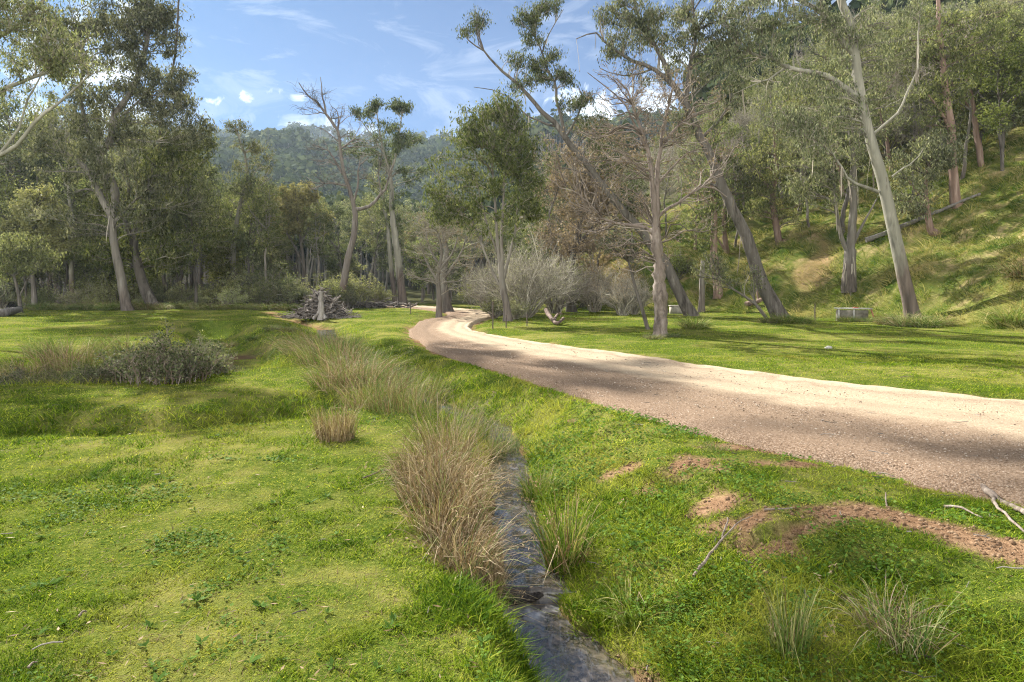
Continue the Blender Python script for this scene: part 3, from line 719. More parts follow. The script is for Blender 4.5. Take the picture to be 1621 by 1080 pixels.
# --- leaning gum, two leaning dark trunks
hero('leaning_gum', 'leaning gum behind the knobbly bare tree, long curved limbs up into the sky', 'tree', 36.5, M_bark_dark, M_twig_pale, M_gum_dark,
     [([(1096, 502), (1083, 476), (1072, 452), (1051, 414), (1030, 383), (1012, 362), (985, 330), (955, 295), (925, 258), (895, 218)], .31, .15, dict(flare=.35, sides=12)),
      ([(895, 220), (880, 196), (863, 180), (846, 160), (830, 141), (815, 126), (800, 114), (787, 100), (774, 88), (762, 76), (748, 70), (732, 52)], .15, .025, dict(attach=.05)),
      ([(893, 218), (889, 190), (880, 160), (878, 135), (866, 112), (858, 85), (848, 60), (850, 30)], .10, .025, dict(attach=.1)),
      ([(858, 85), (866, 60), (880, 35), (892, 15)], .04, .015, {}),
      ([(878, 200), (850, 190), (832, 180), (815, 160), (800, 148), (775, 142), (750, 138)], .06, .015, dict(amp=.03)),
      ([(895, 218), (912, 190), (922, 160), (915, 135)], .07, .02, {}),
      ([(955, 295), (930, 275), (890, 266), (870, 268)], .07, .03, {})],
     [(760, 30, 14, 10, 12), (738, 50, 10, 8, 7), (835, 25, 22, 14, 24), (870, 10, 22, 10, 18), (840, 60, 18, 12, 14), (820, 90, 14, 12, 10), (850, 100, 20, 10, 16), (875, 90, 14, 12, 10),
      (850, 125, 24, 12, 18), (895, 122, 22, 12, 16), (820, 140, 16, 8, 7), (925, 155, 16, 16, 14), (900, 165, 18, 16, 10), (940, 200, 30, 24, 24), (1000, 300, 30, 40, 30), (960, 250, 30, 26, 24)],
     clump=.72, twn=8, lfn=13, leafkw=dict(L=.17, W=.05, light=.42, jit=.10, droop=.85), growkw=dict(rmax=.04), strips=16)
hero('leaning_gum', 'dark peeling gum leaning over the lawn with a hollow burnt foot', 'tree', 31, M_bark_dark, M_twig_pale, M_gum_leaf,
     [([(1240, 514), (1226, 482), (1210, 450), (1196, 412), (1185, 380), (1170, 350), (1155, 320), (1130, 262), (1105, 212), (1085, 165), (1062, 130)], .335, .14, dict(flare=.45, sides=12)),
      ([(1062, 132), (1035, 108), (1000, 95), (975, 80), (955, 62), (940, 48), (912, 62)], .11, .02, dict(amp=.025)),
      ([(1062, 132), (1050, 95), (1030, 60), (1010, 25), (1000, -20)], .12, .04, {}), ([(1085, 165), (1090, 110), (1100, 60), (1095, 0)], .12, .04, {}),
      ([(1030, 110), (1000, 120), (975, 118), (950, 108)], .05, .015, dict(amp=.03)),
      ([(1155, 320), (1140, 300), (1120, 290), (1100, 300)], .08, .03, {}), ([(1110, 220), (1140, 190), (1160, 150)], .09, .03, {})],
     [(1000, 30, 44, 34, 34), (1060, 40, 60, 50, 40), (1040, 100, 60, 30, 16), (985, 75, 34, 24, 20), (1110, 90, 50, 50, 34), (1120, -30, 110, 60, 60), (1150, 170, 40, 40, 22), (1090, 190, 36, 30, 22), (975, 20, 30, 20, 18)],
     clump=.6, twn=8, lfn=16, leafkw=dict(L=.17, W=.05, light=.45, jit=.11, droop=.85), growkw=dict(rmax=.045), strips=40)
hero('bare_tree', 'knobbly reddish brown bare tree alone on the lawn beside the road', 'tree', 22, M_bark_bare, M_twig_red, M_russet,
     [([(1045, 534), (1046, 510), (1045, 480), (1043, 450), (1043, 420), (1039, 385), (1037, 360)], .235, .14, dict(flare=.18, sides=16, rough=.30, knob=.34, amp=.008, K=34)),
      ([(1037, 362), (1031, 315), (1028, 270), (1025, 238), (1015, 205), (1003, 170), (990, 140), (975, 125)], .105, .02, dict(amp=.02)),
      ([(1038, 358), (1040, 310), (1043, 270), (1049, 230), (1056, 185), (1065, 140), (1072, 115)], .10, .02, dict(amp=.02)),
      ([(1026, 240), (1010, 222), (990, 190), (975, 160), (945, 130), (930, 115)], .045, .012, dict(amp=.04)),
      ([(1039, 346), (1052, 333), (1065, 326), (1085, 315), (1107, 301), (1125, 296), (1150, 312)], .06, .02, dict(amp=.03)),
      ([(1037, 372), (1026, 360), (1005, 355), (985, 353), (961, 347), (940, 335), (915, 330)], .07, .02, dict(amp=.03)),
      ([(1041, 395), (1030, 405), (1015, 412), (1000, 405)], .035, .012, dict(amp=.05)), ([(1050, 225), (1080, 195), (1105, 180), (1140, 172)], .05, .012, dict(amp=.04)),
      ([(1028, 270), (1005, 262), (980, 240), (950, 235)], .04, .012, dict(amp=.04)), ([(1042, 290), (1068, 262), (1090, 240), (1120, 235)], .04, .012, dict(amp=.04))],
     [(990, 165, 95, 66, 76), (1070, 165, 90, 60, 56), (930, 250, 80, 70, 50), (1020, 280, 80, 60, 34), (1110, 240, 66, 66, 36), (945, 345, 80, 44, 30), (1110, 320, 50, 34, 20), (985, 395, 50, 30, 14), (890, 230, 34, 60, 16), (1070, 390, 26, 30, 7)],
     clump=.5, twn=4, lfn=1, leafkw=dict(L=.07, W=.04, light=.5, droop=.4, jit=.03), twigkw=dict(r=.0075, amp=.2, K=5), growkw=dict(rmax=.03, amp=.2, k_r=.009), sub=dict(n=2, L=.2, r=.0055), depth=.6)
# --- pale hero gum at right
hero('pale_gum', 'large smooth pale grey gum with a leaning trunk standing in a tussock mound', 'tree', 30, M_bark_pale, M_twig_pale, M_gum_leaf,
     [([(1447, 512), (1440, 480), (1430, 440), (1415, 370), (1400, 300), (1389, 260), (1380, 225), (1371, 190), (1363, 150), (1355, 95), (1345, 35), (1331, 0), (1322, -60), (1318, -140)], .295, .13, dict(flare=.25, sides=16, rough=.05, amp=.004)),
      ([(1366, 165), (1352, 150), (1340, 140), (1322, 128), (1300, 117), (1272, 112), (1245, 106), (1222, 92), (1200, 88), (1175, 75)], .16, .04, dict(amp=.02)),
      ([(1352, 85), (1335, 68), (1318, 42), (1298, 18), (1272, 2), (1240, -8), (1200, -20)], .15, .04, dict(amp=.02)),
      ([(1245, 107), (1220, 125), (1195, 135), (1160, 150)], .05, .015, dict(amp=.03)),
      ([(1391, 304), (1372, 295), (1350, 285), (1330, 262), (1310, 235), (1290, 225)], .08, .025, dict(amp=.03)),
      ([(1380, 215), (1402, 200), (1425, 185), (1440, 150), (1452, 110), (1455, 60), (1460, 5)], .06, .02, dict(amp=.03)),
      ([(1412, 280), (1430, 265), (1450, 250), (1462, 235)], .04, .012, dict(amp=.04)),
      ([(1320, -80), (1370, -120), (1400, -150)], .12, .04, {}), ([(1328, -20), (1290, -80), (1250, -120)], .12, .04, {})],
     [(1200, 60, 70, 40, 44), (1260, 30, 70, 30, 40), (1160, 100, 40, 30, 20), (1270, 150, 60, 40, 32), (1300, 210, 60, 40, 42), (1240, 190, 40, 30, 20), (1180, 20, 60, 30, 40), (1330, 160, 40, 40, 24), (1320, 60, 40, 40, 24), (1300, -90, 160, 70, 130), (1420, 40, 60, 60, 24)],
     clump=.6, twn=9, lfn=13, leafkw=dict(L=.16, W=.05, light=.45, jit=.11, droop=.9), twigkw=dict(flat=.6, upb=-.35), growkw=dict(rmax=.045, up=-.05), strips=34)
hero('stringy_gum', 'shaggy barked forked gum rising right behind the concrete trough, strips of bark hanging', 'tree', 35, M_bark_grey, M_twig_pale, M_gum_leaf,
     [([(1345, 486), (1344, 450), (1345, 420), (1346, 395)], .34, .27, dict(flare=.2, sides=12)),
      ([(1346, 398), (1350, 350), (1352, 300), (1350, 240), (1346, 180), (1352, 110), (1360, 50)], .22, .06, {}),
      ([(1343, 402), (1330, 370), (1323, 330), (1320, 290), (1312, 245)], .12, .04, {}),
      ([(1347, 396), (1362, 362), (1378, 335), (1388, 315)], .09, .03, {})],
     [(1330, 220, 60, 60, 50), (1380, 150, 70, 70, 70), (1300, 300, 44, 40, 30), (1400, 60, 70, 50, 50), (1270, 260, 50, 50, 30)],
     clump=.7, twn=9, lfn=11, leafkw=dict(L=.2, W=.055, light=.5), growkw=dict(rmax=.05), strips=70)
hero('russet_tree', 'rusty brown leaved tree filling the gap behind the knobbly bare tree', 'tree', 41, M_bark_dark, M_twig_red, M_russet,
     [([(905, 490), (902, 450), (905, 410), (915, 370), (920, 330)], .3, .12, dict(flare=.3)), ([(903, 430), (880, 390), (870, 350), (880, 310)], .14, .05, {}), ([(905, 400), (940, 360), (965, 320), (975, 280)], .14, .05, {})],
     [(910, 290, 64, 60, 70), (895, 370, 50, 44, 40), (960, 260, 60, 50, 44), (970, 340, 60, 50, 36), (930, 410, 40, 30, 14)],
     clump=.9, twn=9, lfn=9, leafkw=dict(L=.17, W=.08, light=.5, droop=.4), twigkw=dict(r=.012, amp=.12), growkw=dict(rmax=.06), sub=dict(n=2, L=.4, r=.008))
for (nm, lb, Yb, px, r0, r1, E, bk, lf_) in [
  ('hillside_gum', 'straight red brown trunk at the slope foot behind the dark leaning gum', 42, [(1137, 500), (1136, 450), (1133, 400), (1131, 340), (1128, 280), (1130, 220)], .27, .1, [(1125, 300, 40, 50, 40), (1140, 230, 44, 50, 50), (1110, 360, 34, 30, 24)], M_bark_red, M_gum_leaf),
  ('hillside_gum', 'slanting brown trunk between the straight red trunk and the dark leaning gum', 46, [(1160, 470), (1152, 440), (1150, 400), (1145, 350), (1150, 290)], .25, .1, [(1170, 280, 40, 44, 36), (1150, 350, 34, 30, 22)], M_bark_red, M_gum_dark),
  ('hillside_gum', 'brown gum halfway up the slope above the foot of the dark leaning gum', 44, [(1245, 430), (1238, 400), (1231, 360), (1225, 310), (1230, 250), (1222, 190)], .26, .08, [(1220, 260, 44, 50, 50), (1240, 190, 50, 44, 50), (1200, 330, 30, 30, 20), (1255, 330, 30, 30, 18)], M_bark_red, M_gum_leaf),
  ('hillside_gum', 'tall red brown gum high on the grassy slope beside the fallen pale log', 37, [(1517, 362), (1513, 320), (1508, 260), (1503, 200), (1497, 140), (1490, 80), (1485, 0)], .27, .1, [(1490, 130, 50, 50, 50), (1470, 60, 60, 50, 60), (1530, 60, 50, 50, 40), (1480, 200, 30, 30, 16)], M_bark_red, M_gum_leaf),
  ('hillside_gum', 'red trunked gum above the end of the fallen pale log, thin leaning stem', 40, [(1567, 322), (1558, 280), (1549, 230), (1540, 180), (1533, 110), (1530, 40)], .2, .08, [(1540, 110, 40, 44, 40), (1570, 50, 50, 44, 50)], M_bark_red, M_gum_leaf),
  ('hillside_gum', 'short bent brown tree below the fallen pale log with low spreading crown', 36, [(1483, 402), (1475, 370), (1468, 330), (1465, 290), (1475, 250)], .2, .06, [(1460, 260, 50, 40, 60), (1440, 320, 36, 24, 24), (1490, 230, 34, 34, 24)], M_bark_red, M_gum_leaf),
  ('hillside_gum', 'dark trunked gum standing at the top right end of the grassy slope', 43, [(1610, 262), (1606, 220), (1598, 160), (1596, 90), (1590, 20)], .26, .1, [(1590, 100, 50, 60, 60), (1600, 30, 50, 50, 40)], M_bark_dark, M_gum_leaf)]:
    hero(nm, lb, 'tree', Yb, bk, M_twig_dark, lf_, [(px, r0, r1, dict(flare=.25)), ([px[len(px)//2], (px[len(px)//2][0]-18, px[len(px)//2][1]-28), (px[len(px)//2][0]-34, px[len(px)//2][1]-50)], r0*.35, .03, {})],
         E, clump=.85, twn=8, lfn=13, leafkw=dict(L=.2, W=.06, light=.5), growkw=dict(rmax=.06))
hero('dead_snag', 'broken grey standing trunk without a crown beside the straight red trunk', 'tree', 41, M_bark_grey, M_twig_dark, None,
     [([(1110, 502), (1111, 470), (1111, 440), (1113, 412)], .19, .13, dict(flare=.3))], [(1113, 430, 12, 20, 4)], clump=.4, twn=2, lfn=0, growkw=dict(rmax=.03))
hero('leaning_sapling', 'thin dark sapling leaning left just behind the knobbly bare tree', 'tree', 25.3, M_bark_dark, M_twig_dark, M_gum_leaf,
     [([(1027, 523), (1018, 495), (1008, 465), (998, 425), (990, 395)], .085, .03, {})], [(985, 385, 34, 24, 26), (1000, 410, 24, 16, 8)], clump=.45, twn=7, lfn=9, leafkw=dict(L=.13, W=.045), growkw=dict(rmax=.02))
hero('leaning_sapling', 'thin crooked sapling leaning low from the foot of the dark leaning gum', 'tree', 29.6, M_bark_dark, M_twig_dark, M_gum_leaf,
     [([(1222, 514), (1208, 497), (1188, 478), (1165, 465), (1145, 448), (1127, 432)], .085, .025, dict(amp=.03))], [(1120, 420, 30, 26, 22), (1150, 440, 26, 18, 12), (1190, 440, 16, 24, 10)], clump=.5, twn=7, lfn=9, leafkw=dict(L=.13, W=.045), growkw=dict(rmax=.025))
hero('small_tree', 'small thin stemmed pale leaved tree at the forest edge above the fallen log', 'tree', 40, M_bark_dark, M_twig_dark, M_wattle,
     [([(33, 497), (31, 475), (25, 450), (20, 420), (22, 395)], .12, .04, dict(flare=.3)), ([(31, 470), (45, 440), (58, 415)], .05, .02, {})], [(30, 400, 50, 30, 70), (60, 415, 30, 24, 30), (5, 420, 30, 30, 24)], clump=.7, twn=9, lfn=14, leafkw=dict(L=.18, W=.06, light=.6), growkw=dict(rmax=.035))
hero('wattle_tree', 'bright yellow green wattle standing out of the forest edge near the photo border', 'tree', 47, M_bark_dark, M_twig_dark, M_wattle,
     [([(55, 485), (52, 430), (52, 380), (54, 340)], .2, .06, dict(flare=.3))], [(60, 330, 36, 36, 80), (45, 370, 40, 30, 50), (80, 390, 44, 30, 50)], clump=.8, twn=10, lfn=18, leafkw=dict(L=.22, W=.07, light=.85, droop=.2), growkw=dict(rmax=.05))
# ------------------------------------------------------------------ generic forest trees
def proto_gum(h, bark, twig, leaf, n=70,  spreadr=3.0, crown0=.45, fork=1, cl=1.0, lfn=13, L=.28, W=.085, light=.45, droop=.6, lean=.05, r0=None, twn=7, density=1.0, limbs=3, stubs=0):
    T = Tree(bark, twig, leaf)
    r0 = r0 or h*.0125
    top = np.array([rng.randn()*lean*h, rng.randn()*lean*h, h*.86])
    mid = top*.5+[rng.randn()*.03*h, rng.randn()*.03*h, 0]
    T.stem([(0, 0, -.3), tuple(mid*.5+[0, 0, 0]), tuple(mid), tuple(top)], r0, r0*.12, sides=8, flare=.35, attach=.3, amp=.022)
    for k in range(limbs):
        t = crown0*.75+.25*rng.rand(); i = int(t*len(T.S)*.9); a = T.S[min(i, len(T.S)-1)]
        an = rng.rand()*2*pi; o = np.array([math.cos(an), math.sin(an), 0])*spreadr*(.6+.5*rng.rand())
        T.stem([tuple(a), tuple(a+o*.45+[0, 0, h*.07]), tuple(a+o+[0, 0, h*.2])], r0*.42, r0*.12, sides=6, attach=.2, amp=.05)
    C = []
    nl = int(n*.78); lfn = int(lfn*.8)
    cz = h*(crown0+1)/2; rz = h*(1-crown0)/2
    C = ell((top[0]*.7, top[1]*.7, cz), (spreadr, spreadr, rz), nl*2)
    # keep clumps in a few lumps so that gaps stay between them
    lump = ell((top[0]*.7, top[1]*.7, cz), (spreadr*.8, spreadr*.8, rz*.85), 9)
    d = np.min(np.linalg.norm(C[:, None]-lump[None], axis=2), axis=1); C = C[np.argsort(d)[:nl]]
    C = C[C[:, 2] > h*.12]
    ends = T.grow(C, rmax=.07, k_r=.014, up=.12)
    tw = T.twigs(ends, cl, twn, r=.011)
    if leaf: T.foliage(tw, int(lfn*density), L=L, W=W, light=light, droop=droop, jit=.15)
    if stubs:
        tw2 = T.subtwigs(tw, stubs, L=.6, r=.009)
    return T.build('proto')

PROT = {}
PH = {}
CEIL_U = [-200, 0, 120, 240, 320, 350, 400, 450, 520, 600, 660, 700, 740, 800, 860, 900, 960, 1020, 1080, 1150, 1250, 1350, 1900]
CEIL_V = [60, 90, 120, 170, 230, 275, 262, 290, 300, 300, 310, 325, 330, 330, 330, 275, 250, 225, 200, 160, 90, 10, -60]
def pset(kind, n, f):
    PROT[kind] = [f(i) for i in range(n)]
    PH[kind] = [max(v.co.z for n_, me in p for v in me.vertices) for p in PROT[kind]]
pset('gum', 5, lambda i: proto_gum(18+i*.8, [M_bark_grey, M_bark_pale, M_bark_dark, M_bark_pale, M_bark_grey][i], M_twig_pale, M_gum_leaf, n=62, spreadr=2.9+.3*(i % 3), crown0=[.42, .5, .38, .55, .45][i], lfn=13, light=.5, L=.30, W=.10))
pset('dark gum', 3, lambda i: proto_gum(15+i, [M_bark_dark, M_bark_grey, M_bark_dark][i], M_twig_dark, M_gum_dark, n=80, spreadr=3.0, crown0=.30, lfn=15, light=.45, L=.30, W=.10))
pset('wattle', 3, lambda i: proto_gum(8.5+i*1.3, M_bark_dark, M_twig_dark, M_wattle, n=66, spreadr=2.3, crown0=.18, lfn=15, cl=.8, L=.24, W=.085, droop=.2, light=.55, r0=.13))
pset('bare', 2, lambda i: proto_gum(12+i*2, M_bark_grey, M_twig_pale, None, n=60, spreadr=2.4, crown0=.35, cl=.9, r0=.15, stubs=4))
pset('red gum', 3, lambda i: proto_gum(15+i*1.5, [M_bark_red, M_bark_red, M_bark_dark][i], M_twig_dark, M_gum_leaf, n=80, spreadr=3.1, crown0=.38, lfn=14, light=.55, L=.26, W=.085, lean=.08))
pset('russet', 2, lambda i: proto_gum(10+i, M_bark_dark, M_twig_red, M_russet, n=66, spreadr=3.0, crown0=.25, lfn=9, L=.2, W=.09, light=.5, droop=.3, stubs=1))

DESC = {'gum': ('gum_tree', 'slender grey gum', 'tree'), 'dark gum': ('dark_gum_tree', 'dark full gum', 'tree'), 'wattle': ('wattle_tree', 'low bushy wattle', 'tree'),
        'bare': ('bare_tree', 'leafless twiggy tree', 'tree'), 'red gum': ('hillside_gum', 'brown trunked gum', 'tree'), 'russet': ('russet_tree', 'rusty brown leaved tree', 'tree')}
BG = []   # (kind, x, y, label zone)
taken = []
def scatter(n, box, kinds, md, zone, accept=None, seed=0, sc=(.85, 1.15)):
    r = np.random.RandomState(seed); c = 0; tries = 0
    while c < n and tries < n*60:
        tries += 1
        y = box[2]+(box[3]-box[2])*r.rand()**.9
        u = box[0]+(box[1]-box[0])*r.rand(); x = (u-CX)/F*y
        if accept and not accept(x, y, u): continue
        if any((x-a)**2+(y-b)**2 < md*md for a, b in taken): continue
        taken.append((x, y)); c += 1
        k = kinds[r.randint(len(kinds))]
        BG.append([k, x, y, u, zone, r.rand()*2*pi, sc[0]+(sc[1]-sc[0])*r.rand(), r.randint(9)])
def toed(x, y):
    d, s, _ = polydist(np.array([x]), np.array([y]), TOE); return float(d[0]*s[0])
def offroad(x, y): 
    d, s, _ = polydist(np.array([x]), np.array([y]), ROAD); return d[0] > 2.6
scatter(26, (-60, 560, 47, 56), ['gum', 'dark gum', 'wattle', 'wattle', 'wattle'], 2.6, 'front row', lambda x, y, u: offroad(x, y) and not (440 < u < 650), 1, (.7, 1.0))
scatter(48, (-70, 600, 56, 78), ['gum', 'gum', 'dark gum', 'wattle', 'dark gum'], 3.0, 'middle rows', lambda x, y, u: offroad(x, y), 2)
scatter(40, (-70, 640, 78, 112), ['gum', 'gum', 'dark gum'], 3.8, 'back rows', lambda x, y, u: True, 3)
scatter(40, (600, 900, 60, 112), ['gum', 'dark gum', 'bare', 'gum', 'wattle'], 2.6, 'woods past the road bend', lambda x, y, u: toed(x, y) < 3 and offroad(x, y), 4, (.7, 1.0))
scatter(16, (840, 1120, 48, 62), ['russet', 'bare', 'wattle', 'dark gum', 'russet'], 2.4, 'thicket at the foot of the slope', lambda x, y, u: toed(x, y) < 8, 5, (.7, 1.0))
scatter(104, (980, 1800, 46, 100), ['red gum', 'red gum', 'gum', 'wattle', 'red gum', 'bare'], 3.0, 'slope', lambda x, y, u: toed(x, y) > 9 and x < 62, 6)
scatter(10, (1330, 1800, 36, 50), ['red gum', 'gum'], 3.6, 'slope', lambda x, y, u: toed(x, y) > 17, 8, (.8, 1.0))
scatter(20, (1490, 1700, 35, 47), ['wattle', 'red gum', 'wattle'], 2.0, 'slope', lambda x, y, u: toed(x, y) > 13.5, 9, (.7, 1.0))
scatter(26, (1040, 1480, 40, 62), ['red gum', 'bare', 'red gum', 'gum', 'bare'], 2.6, 'slope', lambda x, y, u: toed(x, y) > 5.5, 12, (.5, .8))
scatter(18, (1440, 1720, 33, 50), ['red gum', 'bare', 'wattle'], 2.2, 'slope', lambda x, y, u: toed(x, y) > 11.5, 13, (.55, .9))
# trees that stand outside the photo on the sun side (they shade the meadow)
OUT = []
LM = [(-100, 'by the photo border'), (60, 'behind the bright wattle'), (130, 'beside the forked gum'), (205, 'behind the forked gum'), (265, 'past the leaning brown gum'), (330, 'before the slender pale gum'),
      (400, 'behind the slender pale gum'), (465, 'behind the tan crowned wattle'), (520, 'behind the brush heap'), (575, 'behind the bare dead tree'), (640, 'behind the tall white gum'), (705, 'behind the small bare trees'),
      (800, 'behind the round crowned gum'), (915, 'behind the rusty brown tree'), (1045, 'behind the knobbly bare tree'), (1137, 'above the straight red trunk'), (1235, 'above the dark leaning gum'), (1345, 'above the concrete trough'),
      (1440, 'behind the big pale gum'), (1520, 'above the fallen pale log'), (1610, 'atop the grassy slope'), (1720, 'past the grassy slope')]
ORD = ['first', 'second', 'third', 'fourth', 'fifth', 'sixth', 'seventh', 'eighth', 'ninth', 'tenth', 'eleventh', 'twelfth']
grp = {}
for b in BG:
    u = CX+F*b[1]/b[2]; lm = min(LM, key=lambda q: abs(q[0]-u))[1]; grp.setdefault((b[0], b[4], lm), []).append(b)
ZN = {'front row': 'at the forest front', 'middle rows': 'inside the forest', 'back rows': 'deep in the forest', 'woods past the road bend': 'in the far woods', 'thicket at the foot of the slope': 'in the thicket', 'slope': 'on the slope'}
for (k, z, lm), bs in grp.items():
    bs.sort(key=lambda b: b[1]/b[2])
    for i, b in enumerate(bs):
        nm, ds, cat = DESC[k]
        lab = (ORD[i]+' from left, ' if len(bs) > 1 else '')+ds+' '+ZN[z]+' '+lm
        pr = PROT[k]; hp_ = PH[k][b[7] % len(pr)]
        hmax = CAMZ+(HV-(np.interp(CX+F*b[1]/b[2], CEIL_U, CEIL_V)+b[6]*50-35))/F*b[2]-gh(b[1], b[2]); b[6] = min(b[6], max(hmax, 3.5)/hp_)
        place_tree(pr[b[7] % len(pr)], nm, (b[1], b[2], gh(b[1], b[2])-.05), b[5], b[6], lab, cat, ds+'s '+ZN[z])
for i, (k, x, y) in enumerate(OUT):
    nm, ds, cat = DESC[k]; pr = PROT[k]
    place_tree(pr[i % len(pr)], nm, (x, y, gh(x, y)-.05), i*1.3, 1.25, ds+' standing outside the photo whose shadow falls over the meadow', cat, 'trees outside the photo')

# far woods: crowns of leaf clumps over the hills, one mass
def woods(name, label, pts, size, nleaf, leafs, mat, seed):
    global rng
    r = np.random.RandomState(seed); g = Geo()
    n = len(pts); x, y = pts[:, 0], pts[:, 1]; z = np.concatenate([height(x[i:i+50000], y[i:i+50000]) for i in range(0, n, 50000)])
    s = size*(.65+.7*r.rand(n)); hh = s*1.7*(.8+.5*r.rand(n))
    idx = np.repeat(np.arange(n), nleaf); M = len(idx)
    d = r.randn(M, 3); d[:, 2] = np.abs(d[:, 2])*1.1-.35; d = norm(d); q = (.55+.45*r.rand(M))[:, None]
    lump = (1+.28*np.sin(d[:, 0]*5+idx*1.7)+.2*np.sin(d[:, 1]*6+idx*.9+d[:, 2]*4))[:, None]
    p = np.stack([x, y, z+hh], -1)[idx]+d*q*lump*np.stack([s, s, s*1.15], -1)[idx]*.62
    ax = norm(r.randn(M, 3)); sd = norm(np.cross(ax, norm(d*1.2+r.randn(M, 3)*.5)))
    ax = norm(np.cross(sd, norm(d+r.randn(M, 3)*.35)))
    ls = leafs*(.6+.8*r.rand(M))*s[idx]/size
    T = np.clip(.45+.22*r.randn(n)[idx]+.16*r.randn(M), 0, 1)
    g.leaves(p-ax*ls[:, None]*.5, ax, sd, ls, ls*.75, T)
    K = 2; A = np.stack([np.stack([x, y, z-.5], -1), np.stack([x+r.randn(n)*.5, y, z+hh], -1)], 1)
    g.tubes(A, np.stack([s*.045, s*.025], -1), 3, .75+.2*r.rand(n), 1)
    o = obj(name, g.mesh(name, [mat, M_twig_dark])); tag(o, label, 'woodland', None, 'stuff')
def fan(n, u0, u1, y0, y1, seed, acc=None, pw=1.0):
    r = np.random.RandomState(seed); u = u0+(u1-u0)*r.rand(n); y = y0*(y1/y0)**(r.rand(n)**pw); p = np.stack([(u-CX)/F*y, y], -1)
    return p if acc is None else p[acc(p[:, 0], p[:, 1])]
M_far = leaf_mat('far_leaves', (.022, .034, .016), (.055, .072, .032), (.12, .135, .06), .15, .02, .8, 0)
def td(x, y):
    d, s, _ = polydist(x, y, TOE); return d*s
woods('woods', 'mass of grey green forest filling the valley behind the meadow trees', fan(2100, -150, 1000, 112, 330, 21, lambda x, y: (td(x, y) < 60)), 4.6, 64, 1.6, M_far, 1)
woods('woods', 'mass of forest over the upper slope behind the red brown trunks', fan(1100, 1120, 1900, 90, 300, 22, lambda x, y: (td(x, y) > 8) & (x > 10)), 4.4, 70, 1.5, M_far, 2)
woods('woods', 'blue green forest covering the distant mountain ridges', fan(11500, 100, 1250, 290, 790, 23, None, .8), 5.4, 32, 2.6, M_far, 3)

# ------------------------------------------------------------------ shrubs
def twiggy(h, r, n, mat, leaf=None, lfn=0, L=.07, W=.03, light=.6, tr=.010, sub1=8, sub2=4, bs=.12, lo=.55):
    T = Tree(M_bark_grey, mat, leaf)
    an = rng.rand(n)*2*pi; q = rng.rand(n)**.6
    B = np.stack([np.cos(an)*q*r, np.sin(an)*q*r, h*(lo+(1-lo)*rng.rand(n)**1.3)*(1.05-.45*q)*(1+.35*(rng.rand(n) < .15))], -1)*(.75+.4*rng.rand(n))[:, None]; A = np.stack([np.cos(an)*bs*r*q, np.sin(an)*bs*r*q, 0*an-.05], -1)
    Pt = curve(A, B, norm(np.stack([np.cos(an)*.3, np.sin(an)*.3, 1+0*an], -1)), 6, .5, 0, .16)
    T.br.tubes(Pt, np.linspace(tr*2.2, tr, 6)[None]*np.ones((n, 1)), 4, rng.rand(n), 1)
    t2 = T.subtwigs(Pt, sub1, L=h*.22, r=tr*.7, up=.5, K=4); t3 = T.subtwigs(t2, sub2, L=h*.12, r=tr*.5, up=.4)
    if leaf and lfn: T.foliage(t3, lfn, L=L, W=W, light=light, droop=.1, jit=.05)
    parts = T.build('shrub')
    return [(a, m) for a, m in parts if a != 'trunk']
def put(parts, name, x, y, sc, rz, label, cat, group=None, z=None):
    return place_tree(parts, name, (x, y, (gh(x, y) if z is None else z)-.03), rz, sc, label, cat, group)
sh_bare = twiggy(3.2, 2.3, 60, M_twig_pale, M_wattle, 1, .05, .03, .9, .014, 9, 5)
sh_bare2 = twiggy(2.4, 1.5, 40, M_twig_pale, M_russet, 1, .05, .035, 1, .012, 8, 5)
sh_leaf = [twiggy(1.8, 1.3, 26, M_twig_dark, M_wattle, 5, .10, .045, .55), twiggy(2.4, 1.3, 26, M_twig_dark, M_gum_leaf, 5, .12, .045, .6), twiggy(1.5, 1.5, 30, M_twig_pale, M_wattle, 4, .10, .04, .8)]
for (u, Y, sc, lb) in [(830, 35, 1.15, 'wide grey leafless bush beside the round crowned gum'), (795, 38, .95, 'grey leafless bush partly behind the round crowned gum stem'), (878, 39, 1.0, 'leafless grey bush at the open lawn end of the thicket'), (770, 44, .9, 'dim leafless bush past the road by the bend'),
                       (925, 47, .9, 'leafless bush at the foot of the far bank in the thicket')]:
    put(sh_bare, 'leafless_bush', (u-CX)/F*Y, Y, sc, u*.7, lb, 'bush', 'leafless bushes')
for (u, Y, sc, lb) in [(985, 36, 1.0, 'pale twiggy bush with cream buds standing alone on the lawn'), (1003, 38, .9, 'smaller pale twiggy bush touching the cream budded one'), (940, 41, 1.2, 'tall narrow pale bush where the lawn meets the thicket')]:
    put(sh_bare2, 'budding_bush', (u-CX)/F*Y, Y, sc, u*.7, lb, 'bush', 'pale budding bushes')
r_ = np.random.RandomState(77); cells = {}
for i in range(46):
    u = -30+r_.rand()*600; Y = 46.5+r_.rand()*5; x = (u-CX)/F*Y
    if not offroad(x, Y): continue
    cells.setdefault(min(LM, key=lambda q: abs(q[0]-u))[1], []).append((u, x, Y, r_.randint(3), .6+.7*r_.rand()))
SD = ['round leafy shrub', 'tall open shrub', 'spreading pale fern shrub']
for lm, L_ in cells.items():
    for k in range(3):
        q = sorted([c for c in L_ if c[3] == k])
        for i, (u, x, Y, kk, sc) in enumerate(q):
            put(sh_leaf[kk], 'shrub', x, Y, sc, u, (ORD[i]+' from left, ' if len(q) > 1 else '')+SD[k]+' at forest edge '+lm, 'shrub', 'shrubs along the forest edge')
